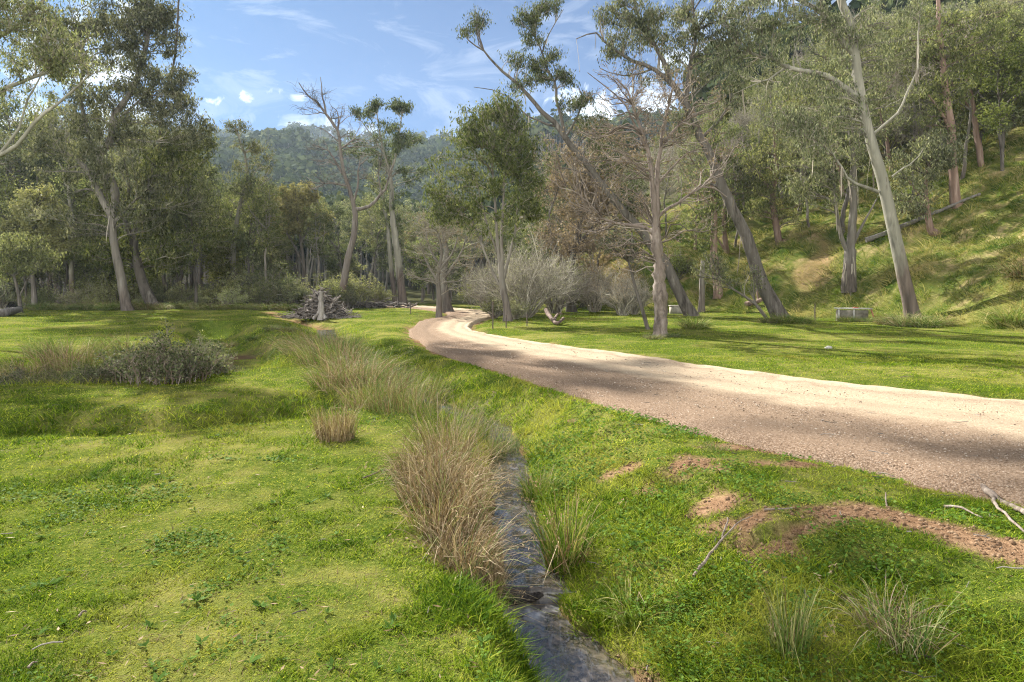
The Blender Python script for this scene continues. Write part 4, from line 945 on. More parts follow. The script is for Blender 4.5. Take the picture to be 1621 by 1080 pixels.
for i, (u, Y, k, sc, lb) in enumerate([(815, 33, 2, .75, 'low green shrub at the foot of the round crowned gum'), (783, 34, 0, .6, 'small dark shrub behind the wire picket'), (905, 46, 1, 1.2, 'leafy shrub behind the driftwood lying on the lawn'), (1070, 45, 0, 1.1, 'leafy shrub behind the small concrete block'),
                         (1120, 52, 1, 1.3, 'leafy shrub on the bank behind the broken grey trunk'), (1270, 52, 1, 1.5, 'dark leafy shrub high on the slope near the stringy gum'), (1300, 50, 1, 1.2, 'second leafy shrub on the slope, nearer the stringy gum'), (745, 58, 2, 1.2, 'pale shrub past the far end of the road'), (600, 58, 2, 1.0, 'pale shrub at the far lawn edge past the dead tree')]):
    x = (u-CX)/F*Y; put(sh_leaf[k], 'shrub', x, Y, sc, i*1.7, lb, 'shrub')
cells = {}; k_ = 0
while k_ < 64:
    u = 1120+r_.rand()*560; Y = 44+r_.rand()*34; x = (u-CX)/F*Y
    if td(np.array([x]), np.array([Y]))[0] < 13+4*r_.rand(): continue
    k_ += 1; cells.setdefault(min(LM, key=lambda q: abs(q[0]-u))[1], []).append((u, x, Y, r_.randint(2), 1.1+1.2*r_.rand()))
for lm, L_ in cells.items():
    for k in range(2):
        q = sorted([c_ for c_ in L_ if c_[3] == k])
        for i, (u, x, Y, kk, sc) in enumerate(q):
            put(sh_leaf[kk], 'shrub', x, Y, sc, u, (ORD[i]+' from left, ' if len(q) > 1 else '')+SD[k]+' on the upper slope '+lm, 'shrub', 'shrubs on the upper slope')
# bramble thicket in the ditch
br_ = twiggy(1.0, 1.0, 90, M_twig_mid, M_gum_leaf, 2, .06, .04, .38, .006, 8, 4, .8, .2)
for (u, v, sc, lb) in [(262, 614, .85, 'tangled blackberry bramble with mixed dead canes at the near edge of the ditch'), (205, 606, .6, 'lower bramble patch beside the tangled blackberry'), (308, 600, .7, 'sparse bramble at the ditch end by the mown strip'), (350, 568, .5, 'small low bramble on the crumbling ditch bank'), (20, 612, .5, 'dark bramble in the ditch at the photo border'), (120, 612, .45, 'dark bramble among the ditch sedges'), (70, 614, .35, 'tiny bramble between the two dark ones in the ditch'), (162, 612, .42, 'little bramble between the sedges and the tangled blackberry')]:
    x, y = G(u, v, -.1); put(br_, 'bramble', x, y, sc, u, lb, 'bramble', 'brambles in the ditch')

# ------------------------------------------------------------------ tussocks and reeds
def tussock(n, L, r, spread_, W=.006, droop=.8, mats=(M_rush_green,), mixdry=.3, K=6, dead=.5, tips=0, bias=(0, 0)):
    g = [Geo(), Geo()]
    an = rng.rand(n)*2*pi; q = np.sqrt(rng.rand(n))*r; A = np.stack([np.cos(an)*q, np.sin(an)*q, 0*q-.03], -1)
    a2 = an+rng.randn(n)*.7; sp = spread_*(.25+.9*rng.rand(n))*(.4+.6*q/max(r, .01))
    d = norm(np.stack([np.cos(a2)*sp+bias[0], np.sin(a2)*sp+bias[1], np.ones(n)], -1))
    laid = rng.rand(n) < dead*.28; d[laid] = norm(d[laid]*[2.2, 2.2, .25]+rng.randn(laid.sum(), 3)*[.5, .5, .08])
    LL = L*(.45+.65*rng.rand(n))*np.where(laid, .6, 1); t = np.linspace(0, 1, K)[None, :, None]
    dr = (droop*(.3+.9*rng.rand(n)))[:, None, None]
    hz = norm(d*[1, 1, 0]+1e-4)[:, None, :]
    Pt = A[:, None]+d[:, None]*t*LL[:, None, None]+hz*dr*t**2.2*LL[:, None, None]*.45-np.array([0, 0, 1.])*dr*t**2.6*LL[:, None, None]*.55
    Pt += np.cumsum(rng.randn(n, K, 3), 1)*.01*LL[:, None, None]*t
    kk = rng.randint(2, K-1, n); br = rng.rand(n) < dead*.6
    for m in np.where(br)[0]:
        s0 = Pt[m, kk[m]].copy(); o = norm(rng.randn(3)*[1, 1, .3]-[0, 0, .7]); st = LL[m]/(K-1)
        for q_ in range(kk[m]+1, K): Pt[m, q_] = s0+o*st*(q_-kk[m])
    Pt[..., 2] = np.maximum(Pt[..., 2], -.03)
    side = norm(np.stack([-np.sin(a2), np.cos(a2), 0*a2], -1)+rng.randn(n, 3)*.5)
    Wd = (W*(.6+.8*rng.rand(n)))[:, None]*np.linspace(1, .45, K-1)[None]
    dry = rng.rand(n) < mixdry
    for gi, m in ((0, ~dry), (1, dry)):
        if m.any(): g[gi].ribbons(Pt[m], Wd[m], side[m], np.clip(.5+.25*rng.randn(m.sum()), 0, 1))
    if tips:
        k = rng.choice(n, tips); p = Pt[k, -1]; nn = 9; idx = np.repeat(np.arange(tips), nn)
        g[1].leaves(p[idx]+rng.randn(tips*nn, 3)*.02, norm(rng.randn(tips*nn, 3)*.5-[0, 0, .4]), rdir(tips*nn), np.full(tips*nn, .03), np.full(tips*nn, .01), .7+0*idx)
    parts = []
    if g[0].n: parts.append(('green_blades', g[0].mesh('green_blades', [mats[0]])))
    if g[1].n: parts.append(('dry_blades', g[1].mesh('dry_blades', [M_rush_dry])))
    return parts
def at(u, v, z): return G(u, v, z)
# reeds along the stream: (u, v of the foot, z, params, label)
R_ = [
 (762, 968, -0.32, (440, 0.6, 0.1, 0.216, .006, 0.7, 0.8, 6, (-0.05, 0.05)), 'first tan reed clump of the dry reed bank, counting upstream from the cascade'),
 (735, 940, -0.25, (482, 0.7, 0.13, 0.252, .006, 0.85, 0.8300000000000001, 7, (0.06, -0.04)), 'second tan reed clump of the dry reed bank, counting upstream from the cascade'),
 (748, 905, -0.3, (468, 0.72, 0.12, 0.288, .006, 1.0, 0.8600000000000001, 8, (-0.05, -0.04)), 'third tan reed clump of the dry reed bank, counting upstream from the cascade'),
 (712, 905, -0.18, (482, 0.66, 0.13, 0.216, .006, 1.15, 0.89, 9, (0.06, 0.05)), 'fourth tan reed clump of the dry reed bank, counting upstream from the cascade'),
 (728, 868, -0.25, (496, 0.8, 0.14, 0.252, .006, 0.7, 0.92, 10, (-0.05, -0.04)), 'fifth tan reed clump of the dry reed bank, counting upstream from the cascade'),
 (695, 862, -0.15, (496, 0.7, 0.14, 0.288, .006, 0.85, 0.8, 6, (0.06, -0.04)), 'sixth tan reed clump of the dry reed bank, counting upstream from the cascade'),
 (745, 842, -0.35, (468, 0.75, 0.12, 0.216, .006, 1.0, 0.8300000000000001, 7, (-0.05, 0.05)), 'seventh tan reed clump of the dry reed bank, counting upstream from the cascade'),
 (706, 826, -0.2, (510, 0.8, 0.15, 0.252, .006, 1.15, 0.8600000000000001, 8, (0.06, -0.04)), 'eighth tan reed clump of the dry reed bank, counting upstream from the cascade'),
 (674, 812, -0.1, (510, 0.62, 0.15, 0.288, .006, 0.7, 0.89, 9, (-0.05, -0.04)), 'ninth tan reed clump of the dry reed bank, counting upstream from the cascade'),
 (730, 800, -0.3, (510, 0.85, 0.15, 0.216, .006, 0.85, 0.92, 10, (0.06, 0.05)), 'tenth tan reed clump of the dry reed bank, counting upstream from the cascade'),
 (690, 786, -0.18, (524, 0.75, 0.16, 0.252, .006, 1.0, 0.8, 6, (-0.05, -0.04)), 'eleventh tan reed clump of the dry reed bank, counting upstream from the cascade'),
 (656, 776, -0.08, (496, 0.5, 0.14, 0.288, .006, 1.15, 0.8300000000000001, 7, (0.06, -0.04)), 'twelfth tan reed clump of the dry reed bank, counting upstream from the cascade'),
 (715, 768, -0.28, (524, 0.8, 0.16, 0.216, .006, 0.7, 0.8600000000000001, 8, (-0.05, 0.05)), 'thirteenth tan reed clump of the dry reed bank, counting upstream from the cascade'),
 (530, 712, -.12, (700, .50, .16, .30, .006, .35, .97, 0, (0, 0)), 'small upright rust coloured reed clump on the edge of the near lawn'),
 (893, 872, -.34, (420, .72, .13, .45, .008, .5, .35, 10, (0, 0)), 'green and straw sedge clump across the water from the tan reeds'),
 (850, 765, -.3, (360, .45, .16, .6, .006, .6, .15, 0, (0, 0)), 'fresh green rush tuft on the inside of the stream bend'),
 (700, 720, -.2, (800, .85, .32, .55, .006, .6, .35, 16, (0, 0)), 'mixed green rush clump where the stream bends away'),
 (640, 670, -.2, (700, .75, .40, .55, .006, .6, .4, 10, (0, 0)), 'grey green rush clump in the middle of the stream hollow'),
 (590, 660, -.2, (600, .70, .35, .6, .006, .8, .6, 0, (0, 0)), 'bleached bent rush clump behind the rust coloured reeds'),
 (565, 625, -.2, (700, .95, .40, .6, .007, .8, .55, 12, (0, 0)), 'tall arching rush clump midway along the hollow'),
 (610, 620, -.2, (600, .85, .35, .6, .007, .8, .4, 8, (0, 0)), 'arching rush clump on the road side of the hollow, midway'),
 (520, 590, -.2, (900, 1.15, .45, .6, .008, .85, .5, 14, (-.15, 0)), 'tall tan and green sedge clump at the far turn of the stream hollow'),
 (495, 565, -.15, (900, 1.15, .5, .65, .009, .85, .6, 14, (-.2, 0)), 'wide straw topped sedge clump in front of the brush heap'),
 (550, 570, -.2, (700, 1.0, .4, .6, .008, .8, .3, 8, (0, 0)), 'bright green sedge clump at the far turn of the hollow'),
 (548, 545, -.1, (600, .9, .3, .45, .009, .7, .1, 0, (0, 0)), 'dark green upright tussock at the head of the hollow'),
 (590, 590, -.2, (600, .8, .4, .6, .007, .8, .35, 0, (0, 0)), 'leaning rush clump below the dark green tussock'),
 (530, 625, -.15, (500, .7, .3, .6, .007, .8, .7, 0, (-.1, 0)), 'bleached tuft on the mown strip side of the hollow'),
 (740, 690, -.3, (450, .65, .28, .5, .006, .5, .2, 0, (0, 0)), 'green rush tuft in the bend above the visible water'),
 (778, 716, -.4, (260, .5, .2, .5, .006, .6, .25, 0, (.1, 0)), 'green rushes closing over the water at the top of the visible stream'),
 (803, 706, -.4, (260, .42, .2, .6, .006, .6, .15, 0, (0, 0)), 'short rushes just past the top of the visible stream'),
 (785, 690, -.35, (340, .5, .25, .5, .006, .6, .3, 0, (0, 0)), 'rush tuft filling the channel in the bend'),
 (770, 668, -.35, (340, .5, .28, .5, .006, .6, .35, 0, (0, 0)), 'olive rush tuft in the channel after the bend'),
 (820, 690, -.25, (300, .35, .2, .7, .005, .6, .1, 0, (0, 0)), 'short green tuft on the far side of the stream bend'),
 (150, 590, -.35, (700, .85, .4, .6, .008, .8, .5, 0, (0, 0)), 'arching straw and green sedge in the ditch beside the bramble'),
 (105, 585, -.35, (600, .8, .4, .6, .008, .8, .6, 0, (0, 0)), 'sedge clump in the ditch, next after the arching straw one'),
 (50, 590, -.35, (700, .9, .4, .55, .008, .8, .6, 0, (0, 0)), 'dark sedge clump in the ditch near the photo border'),
 (10, 592, -.35, (700, .95, .4, .6, .008, .8, .75, 0, (0, 0)), 'bleached sedge clump cut by the photo border in the ditch'),
 (130, 600, -.35, (600, .8, .4, .6, .008, .9, .85, 0, (0, 0)), 'bleached flattened sedge on the near bank of the ditch'),
 (190, 600, -.35, (600, .75, .4, .6, .008, .9, .5, 0, (0, 0)), 'olive sedge at the near side of the ditch beside the bramble'),
 (170, 560, -.2, (500, .6, .3, .5, .008, .6, .05, 0, (0, 0)), 'bright green tuft on the far bank of the ditch'),
 (215, 572, -.3, (600, .8, .4, .6, .008, .8, .5, 0, (0, 0)), 'sedge clump half hidden behind the bramble'),
 (75, 560, -.2, (500, .6, .35, .5, .008, .6, .2, 0, (0, 0)), 'green tuft on the far bank of the ditch near the photo border'),
 (1250, 1065, -.42, (260, .48, .09, .32, .006, .4, .15, 6, (0, 0)), 'thin green rush growing near the bottom of the photo'),
 (1400, 1050, -.36, (300, .40, .10, .7, .006, 1.2, .75, 0, (.1, .1)), 'drooping dead grass clump near the bottom of the photo'),
 (1130, 720, -.05, (200, .22, .12, .7, .005, .6, .1, 0, (0, 0)), 'small green tuft at the grass edge beside the road'),
 (1000, 970, -.42, (260, .34, .12, .7, .006, .9, .05, 0, (0, 0)), 'lush grass tuft overhanging clover beside the cascade'),
 (1440, 1075, -.35, (200, .5, .08, .5, .006, .6, .3, 0, (0, 0)), 'upright green tuft beside the drooping dead clump'),
]
for (u, v, z, (n, L, r, sp, W, dr_, dry, tips, bias), lb) in R_:
    if u < 400: v += 18
    x, y = G(u, v, z)
    if u < 400: L *= 1.3; r *= 1.3; W *= 1.2; sp *= .8
    if 400 < u < 700: n = int(n*1.2); r *= 1.25
    pr = tussock(n, L, r, sp, W, dr_, (M_rush_green,), dry, 6, tips=tips, bias=bias)
    place_tree(pr, 'reed_clump' if dry > .7 else 'rush_clump', (x, y, gh(x, y)-.02), 0, 1, lb, 'reeds' if dry > .7 else 'rushes', 'reeds and rushes')
tp = [tussock(900, .85, .35, 1.0, .014, 1.0, (M_rush_green,), d, 5) for d in (.12, .3, .55)]
TS = [(1100, 518, 25.5, 1.1, 0, 'round blue green tussock beside the foot of the gum leaning away from the slope'), (1432, 528, 26.5, 1.25, 1, 'tussock mound in front of the big pale gum'), (1462, 530, 26.0, 1.1, 0, 'green tussock at the foot of the big pale gum on the road side'),
      (1488, 525, 27.0, 1.0, 2, 'straw tinged tussock on the uphill side of the big pale gum'), (1405, 524, 27.5, .9, 2, 'low straw tussock at the near end of the mound by the big pale gum'), (1240, 519, 28.5, 1.0, 0, 'tussock under the dark leaning gum'), (1268, 519, 28.5, .9, 0, 'second tussock under the dark leaning gum, on its uphill side'),
      (1215, 519, 28.8, .7, 1, 'small tussock under the dark leaning gum on the lawn side'), (1600, 528, 25, 1.5, 0, 'large arching tussock at the foot of the slope by the photo border'), (1620, 500, 27, 1.4, 2, 'straw tussock above the arching one on the slope foot'),
      (1035, 540, 21.0, .45, 1, 'little leafy tuft at the foot of the knobbly bare tree'), (1065, 541, 21.6, .4, 0, 'second little tuft at the foot of the knobbly bare tree'), (1340, 512, 31, .7, 0, 'green tuft in front of the concrete trough'), (1372, 512, 30.5, .6, 0, 'green tuft at the end of the concrete trough')]
for (u, v, Y, sc, k, lb) in TS:
    x = (u-CX)/F*Y; place_tree(tp[k], 'tussock', (x, Y, gh(x, Y)-.05), u*.31, sc, lb, 'tussock', 'tussocks')
r_ = np.random.RandomState(5); cells = {}
for i in range(52):
    u = 60+i*8.6+r_.randn()*4; Y = 43.2+r_.rand()*3.2
    if 470 < u < 545: continue
    cells.setdefault(min(LM, key=lambda q: abs(q[0]-u))[1], []).append((u, Y, .7+.6*r_.rand(), r_.randint(3)))
for lm, L_ in cells.items():
    L_.sort()
    for i, (u, Y, sc, k) in enumerate(L_):
        x = (u-CX)/F*Y; place_tree(tp[k], 'tussock', (x, Y, gh(x, Y)-.05), u, sc, ORD[i % 12]+' tussock from the left at forest edge '+lm.replace('behind', 'below'), 'tussock', 'tussocks along the forest edge')
for i, (u, v, sc) in enumerate([(300, 527, .6), (330, 527, .7), (362, 523, .55), (400, 524, .5), (430, 522, .5), (455, 524, .55), (350, 533, .5), (500, 528, .5)]):
    Y = 1838/(v-450); x = (u-CX)/F*Y; place_tree(tp[i % 3], 'tussock', (x, Y, gh(x, Y)-.05), u, sc, ORD[i]+' low tuft along the shallow drain across the far lawn', 'tussock', 'tufts along the drain')

# ------------------------------------------------------------------ grass
def blades(name, label, x, y, h, w, mat, lean=.5, tint=None, flow=None, cat='grass', seg=3):
    n = len(x); z = zg(x, y)
    an = rng.rand(n)*2*pi; ln = lean*(.3+rng.rand(n))
    d = np.stack([np.cos(an)*ln, np.sin(an)*ln, np.ones(n)], -1)
    if flow is not None: d = d+flow
    d = norm(d); A = np.stack([x, y, z-.006], -1); t = np.linspace(0, 1, seg)[None, :, None]
    hz = norm(d*[1, 1, 0])[:, None]
    hh = h[:, None, None]
    Pt = A[:, None]+d[:, None]*t*hh+hz*t*t*hh*.35-np.array([0, 0, 1.])*t*t*hh*.25
    side = norm(np.stack([-np.sin(an), np.cos(an), 0*an], -1)+rng.randn(n, 3)*.3)
    g = Geo(); g.ribbons(Pt, w[:, None]*np.linspace(1, .7, seg-1)[None], side, np.clip(tint if tint is not None else .5+.2*rng.randn(n), 0, 1))
    o = obj(name, g.mesh(name, [mat])); tag(o, label, cat, None, 'stuff'); return o
def keep_lawn(x, y, bare=.8, strict=True):
    k = rng.rand(len(x)) > dirtmask(x, y)*1.05
    dr, _, (hw,) = polydist(x, y, ROAD, [R_HW]); k &= dr > hw*1.0+fbm(x, y, .6, 3, 13)*.12+.02
    D, _, (h2, zw, bl, br) = polydist(x, y, STREAM, [S_HW, S_ZW, S_BL, S_BR]); k &= D > h2+.05
    return k
def logfan(n, y0, y1, k=.95):
    y = y0*(y1/y0)**rng.rand(n); return (rng.rand(n)*2-1)*k*y, y
x, y = logfan(440000, 1.9, 16, 1.12); k = keep_lawn(x, y); x, y = x[k], y[k]
gp_ = fbm(x, y, 1.2, 3, 50); g2 = fbm(x, y, .25, 2, 51)
D, sd, (h2, zw, bl, br) = polydist(x, y, STREAM, [S_HW, S_ZW, S_BL, S_BR])
bank = (1-sstep(.0, .9, D-h2))
dsw, _, _ = polydist(x, y, SWALE); bank = np.maximum(bank, .9*(1-sstep(.5, 1.1, dsw)))
rightlow = (sd > 0)*(1-sstep(1.0, 2.4, D)); bank = np.maximum(bank, rightlow*.6)
g3 = fbm(x, y, .11, 2, 55); hgt = (.022+.022*rng.rand(len(x)))*(1+1.4*np.clip(gp_+g2+g3*1.0, -.32, 1))*(1+1.7*bank*(.4+.8*rng.rand(len(x)))); wd = .0042*(y/3)**.72*(.7+.6*rng.rand(len(x)))*(1+.4*bank)
blades('lawn_grass', 'short green mown grass covering the meadow near the stream', x, y, hgt*(y/3)**.18, wd, M_lawn, .9, .47+.24*rng.randn(len(x))-.5*gp_-.4*g2-.45*g3-.08*bank)
x, y = logfan(170000, 14, 48, .98); k = keep_lawn(x, y) & (td(x, y) < 1.5) & (rng.rand(len(x)) < .9); x, y = x[k], y[k]
gp_ = fbm(x, y, 3, 3, 52)
blades('lawn_grass', 'short green grass of the far meadow up to the trees', x, y, (.035+.03*rng.rand(len(x)))*(1+.6*np.clip(gp_, 0, 1)), .010*(y/20)**.9*(.7+.6*rng.rand(len(x))), M_lawn, .8, .5+.15*rng.randn(len(x))-.2*gp_)
x, y = logfan(20000, 2.3, 14); k = keep_lawn(x, y) & (fbm(x, y, .9, 3, 57)+.5*fbm(x, y, .15, 2, 58) > .02); x, y = x[k], y[k]
blades('dry_thatch', 'flattened straw coloured dead grass between the green blades', x, y, .04+.05*rng.rand(len(x)), .003*(y/3)**.7*(.7+.6*rng.rand(len(x))), M_rush_dry, 2.6, .35+.2*rng.randn(len(x)))
x, y = logfan(420, 2.4, 10); k = keep_lawn(x, y); x, y = x[k], y[k]; idx = np.repeat(np.arange(len(x)), 8); n = len(idx); g = Geo()
an = rng.rand(n)*2*pi; ax = norm(np.stack([np.cos(an), np.sin(an), .15+.5*rng.rand(n)], -1)); sdv = norm(np.cross(ax, np.array([0, 0, 1.])+rng.randn(n, 3)*.25)); zz_ = zg(x, y)
L_ = (.018+.032*rng.rand(n))*(.5+rng.rand(len(x))[idx])
g.leaves(np.stack([x, y, zz_+.006], -1)[idx], ax, sdv, L_, L_*.38, np.clip(.45+.3*rng.randn(n)*.5, 0, 1))
tag(obj('broad_weeds', g.mesh('broad_weeds', [M_weed])), 'flat rosettes of broad leaved weeds in the grass', 'weeds', None, 'stuff')
# longer grass in the ditch and stream hollow
x, y = logfan(150000, 3, 30); D, sd, (h2, zw, bl, br) = polydist(x, y, STREAM, [S_HW, S_ZW, S_BL, S_BR]); dd, _, _ = polydist(x, y, DITCH); ds, _, _ = polydist(x, y, SWALE)
k = ((D > h2+.04) & (D < h2+np.where(sd < 0, bl*.85, br*.75)) & ((y > 5.2) | (sd > 0))) | ((dd > .5) & (dd < 1.9)) | ((ds < .7) & (rng.rand(len(x)) < .6)); k &= rng.rand(len(x)) > dirtmask(x, y)*.8; x, y = x[k], y[k]
blades('bank_grass', 'longer uneven grass down the banks of the stream and the ditch', x, y, (.06+.13*rng.rand(len(x))**2)*(1+.6*(y > 9)), .0045*(y/5)**.7*(.7+.6*rng.rand(len(x))), M_lawn, .8, .5+.2*rng.randn(len(x)), seg=4)
# slope grass
tx_, ty_ = logfan(9000, 19, 62, .98); t_ = td(tx_, ty_); k = (t_ > -.3) & (tx_ > 2) & (t_ < 34); tx_, ty_ = tx_[k], ty_[k]
nb = 34; idx = np.repeat(np.arange(len(tx_)), nb); an = rng.rand(len(idx))*2*pi; q_ = np.sqrt(rng.rand(len(idx)))*.33*(ty_[idx]/30)**.5
x, y = tx_[idx]+np.cos(an)*q_, ty_[idx]+np.sin(an)*q_
keep = rng.rand(len(x)) > dirtmask(x, y)*.6; x, y, idx, an = x[keep], y[keep], idx[keep], an[keep]
gp_ = fbm(x, y, 3.2, 3, 61); tsz = (.6+.9*rng.rand(len(tx_)))[idx]; tt_ = (.34*rng.randn(len(tx_)))[idx]
fl = np.stack([-.75+.5*np.cos(an), -.5+.5*np.sin(an), np.full(len(x), -.1)], -1)
blades('slope_grass', 'long tussocky green and straw grass hanging down the slope', x, y, (.24+.30*rng.rand(len(x)))*tsz, .017*(y/30)**.8*(.6+.8*rng.rand(len(x))), M_hillgrass, .35, .40+.10*rng.randn(len(x))+.5*gp_+tt_, fl, seg=4)

# clover and broad weeds
x, y = logfan(330000, 2.3, 9.5, .95); D, sd, (h2, zw, bl, br) = polydist(x, y, STREAM, [S_HW, S_ZW, S_BL, S_BR])
pch = fbm(x, y, .55, 3, 70)
p2 = fbm(x, y, .2, 2, 72); prob = np.where(sd > 0, np.where(D < 2.2, .26+.9*pch+.5*p2, .08+.5*pch), np.clip(pch*1.1-.26+.4*p2, 0, .35)); k = keep_lawn(x, y) & (rng.rand(len(x)) < prob); x, y = x[k], y[k]
D, sd, _ = polydist(x, y, STREAM); n = len(x)
g = Geo(); an = rng.rand(n)*2*pi; hz = (.012+.055*rng.rand(n))*np.where((sd > 0) & (D < 2.2), 1.25, .45)
ax = norm(np.stack([np.cos(an), np.sin(an), rng.randn(n)*.35], -1)); sd_ = norm(np.cross(ax, norm(np.stack([rng.randn(n)*.4, rng.randn(n)*.4, np.ones(n)], -1))))
s_ = (.006+.012*rng.rand(n)**1.5)*(y/3.2)**.7
g.leaves(np.stack([x, y, zg(x, y)+hz], -1), ax, sd_, s_*1.5, s_*1.25, np.clip(.5+.22*rng.randn(n)-.2*fbm(x, y, .4, 2, 71), 0, 1))
tag(obj('clover', g.mesh('clover', [M_weed])), 'low clover and small weeds matting the stream banks and lawn patches', 'clover', None, 'stuff')

# ------------------------------------------------------------------ litter, pebbles, clods
def bits(name, label, x, y, size, mats, cat, flat=.6, lift=.0):
    n = len(x); g = Geo()
    base = np.array([[1, 0, 0], [-1, 0, 0], [0, 1, 0], [0, -1, 0], [0, 0, 1], [0, 0, -1]], float)
    fc = np.array([[0, 2, 4], [2, 1, 4], [1, 3, 4], [3, 0, 4], [2, 0, 5], [1, 2, 5], [3, 1, 5], [0, 3, 5]])
    sc = size[:, None, None]*(.6+.8*rng.rand(n, 6, 1)); V = base[None]*sc; V[..., 2] *= flat
    an = rng.rand(n)*2*pi; c, s = np.cos(an)[:, None], np.sin(an)[:, None]
    V = np.stack([V[..., 0]*c-V[..., 1]*s, V[..., 0]*s+V[..., 1]*c, V[..., 2]], -1)
    V += np.stack([x, y, lift], -1)[:, None]
    F3 = (np.arange(n)*6)[:, None, None]+fc[None]
    g.add(V, None, F3, np.repeat(rng.rand(n), 6)); o = obj(name, g.mesh(name, mats)); tag(o, label, cat, None, 'stuff')
M_peb = leaf_mat('pebble_stone', (.13, .09, .065), (.28, .215, .16), (.48, .41, .34), 0, .25, .85, 0)
def roadtop(x, y): return fbm(x, y, 9, 2, 1)*.04+.005+fbm(x, y, .7, 3, 15)*.022+fbm(x, y, .16, 2, 16)*.012
x, y = logfan(60000, 4.2, 20, .95); dr, sr, (hw,) = polydist(x, y, ROAD, [R_HW]); k = (dr < hw*.98) & (rng.rand(len(x)) < np.where(sr*dr/hw < -.2, .9, .3)); x, y = x[k], y[k]
bits('gravel', 'small loose stones scattered over the sandy road and its worn shoulder', x, y, (.004+.009*rng.rand(len(x))**3)*(y/6)**.6, [M_peb], 'gravel', .6, roadtop(x, y)-.002)
x, y = logfan(60000, 2.5, 9, .95); k = (rng.rand(len(x)) < dirtmask(x, y)*.7); x, y = x[k], y[k]
D, _, (h2,) = polydist(x, y, STREAM, [S_HW]); k = D > h2+.05; x, y = x[k], y[k]
M_clod = leaf_mat('earth_clods', (.09, .056, .034), (.18, .115, .07), (.28, .195, .125), 0, .1, .95, 0)
bits('clods', 'crumbs of bare brown earth on the worn bank patches', x, y, (.005+.018*rng.rand(len(x))**3), [M_clod], 'soil', .7, zg(x, y)+.003)
# fallen leaves
x, y = logfan(3400, 2.6, 24, .95); dr, _, (hw,) = polydist(x, y, ROAD, [R_HW]); k = rng.rand(len(x)) < np.where(dr < hw, .9, .22); x, y = x[k], y[k]; n = len(x)
dr, _, (hw,) = polydist(x, y, ROAD, [R_HW]); onr = dr < hw; D, _, (h2,) = polydist(x, y, STREAM, [S_HW]); k = D > h2+.1; x, y, onr = x[k], y[k], onr[k]; n = len(x)
g = Geo(); an = rng.rand(n)*2*pi; ax = norm(np.stack([np.cos(an), np.sin(an), .15*rng.randn(n)], -1)); sdv = norm(np.cross(ax, norm(np.stack([.3*rng.randn(n), .3*rng.randn(n), np.ones(n)], -1))))
g.leaves(np.stack([x, y, np.where(onr, roadtop(x, y)+.006, zg(x, y)+.035)], -1), ax, sdv, .02+.04*rng.rand(n), .006+.008*rng.rand(n), np.clip(.35+.3*rng.randn(n), 0, 1))
tag(obj('fallen_leaves', g.mesh('fallen_leaves', [M_rush_dry])), 'dry brown gum leaves strewn over the road and grass', 'leaves', None, 'stuff')

# twig litter
x, y = logfan(1500, 2.6, 16, .9); dr, sr, (hw,) = polydist(x, y, ROAD, [R_HW]); D, _, (h2,) = polydist(x, y, STREAM, [S_HW])
k = (rng.rand(len(x)) < np.where((dr < hw) & (sr < 0), .55, np.where(x > .5, .25, .04))) & (D > h2+.1); x, y = x[k], y[k]; n = len(x)
dr, sr, (hw,) = polydist(x, y, ROAD, [R_HW]); zz_ = np.where(dr < hw, roadtop(x, y)+.006, zg(x, y)+.03)
an = rng.rand(n)*2*pi; L_ = (.03+.16*rng.rand(n)**2); dv = np.stack([np.cos(an), np.sin(an), .1*rng.randn(n)], -1); A = np.stack([x, y, zz_], -1)
g = Geo(); g.tubes(curve(A, A+dv*L_[:, None], dv, 4, .4, 0, .12), (.0016+.003*rng.rand(n))[:, None]*np.ones((1, 4)), 4, rng.rand(n), 0)
tag(obj('twig_litter', g.mesh('twig_litter', [M_twig_dark])), 'small broken twigs littering the road shoulder and worn bank', 'twigs', None, 'stuff')
# ------------------------------------------------------------------ single objects
def boughs(name, label, cat, mat, limbs, group=None, org=None):
    """limbs: list of (points world, r0, r1)"""
    org = np.array(org if org is not None else limbs[0][0][0], float); g = Geo()
    for i, (pts, r0, r1) in enumerate(limbs):
        pts = np.array(pts, float)-org; K = max(6, len(pts)*4)
        g.tubes(limb_noise(resample(pts, K)[None], .02), np.linspace(r0, r1, K)[None]*(1+.2*rng.rand(1, K)), 8, .5, 0, .18, cap=True)
    return tag(obj(name, g.mesh(name, [mat], True), None, tuple(org)), label, cat, group)
def gpt(u, v, z=0.0, up=0.0):
    x, y = G(u, v, z); return (x, y, float(zg(np.array([x]), np.array([y]))[0])+up)
def gpt2(u, v, up=0.0):
    z = 0.0
    for _ in range(4): x, y = G(u, v, z); z = float(zg(np.array([x]), np.array([y]))[0])
    return (x, y, z+up)
M_stick = bark_mat('weathered_stick', (.20, .16, .13), (.08, .06, .046), (.34, .295, .25), 9, .12, None, .6, 0)
boughs('fallen_branch', 'long weathered branch lying at the road edge, forked at its near end', 'branch', M_stick,
       [([gpt2(1495, 738, .06), gpt2(1535, 765, .05), gpt2(1570, 795, .04), gpt2(1625, 822, .04)], .034, .018), ([gpt2(1550, 776, .05), gpt2(1580, 812, .03), gpt2(1625, 850, .02)], .016, .007), ([gpt2(1530, 762, .05), gpt2(1540, 752, .08)], .012, .005)])
boughs('fallen_stick', 'short pale stick lying in the grass next to the long weathered branch', 'stick', M_stick, [([gpt2(1495, 806, .02), gpt2(1525, 812, .03), gpt2(1555, 824, .02)], .010, .005)])
boughs('fallen_stick', 'forked grey stick propped up in the clover beyond the stream', 'stick', M_stick, [([gpt2(1098, 940, .03), gpt2(1122, 905, .05), gpt2(1142, 872, .06), gpt2(1152, 842, .10)], .010, .005), ([gpt2(1142, 872, .06), gpt2(1165, 862, .08), gpt2(1192, 855, .07)], .006, .003)])
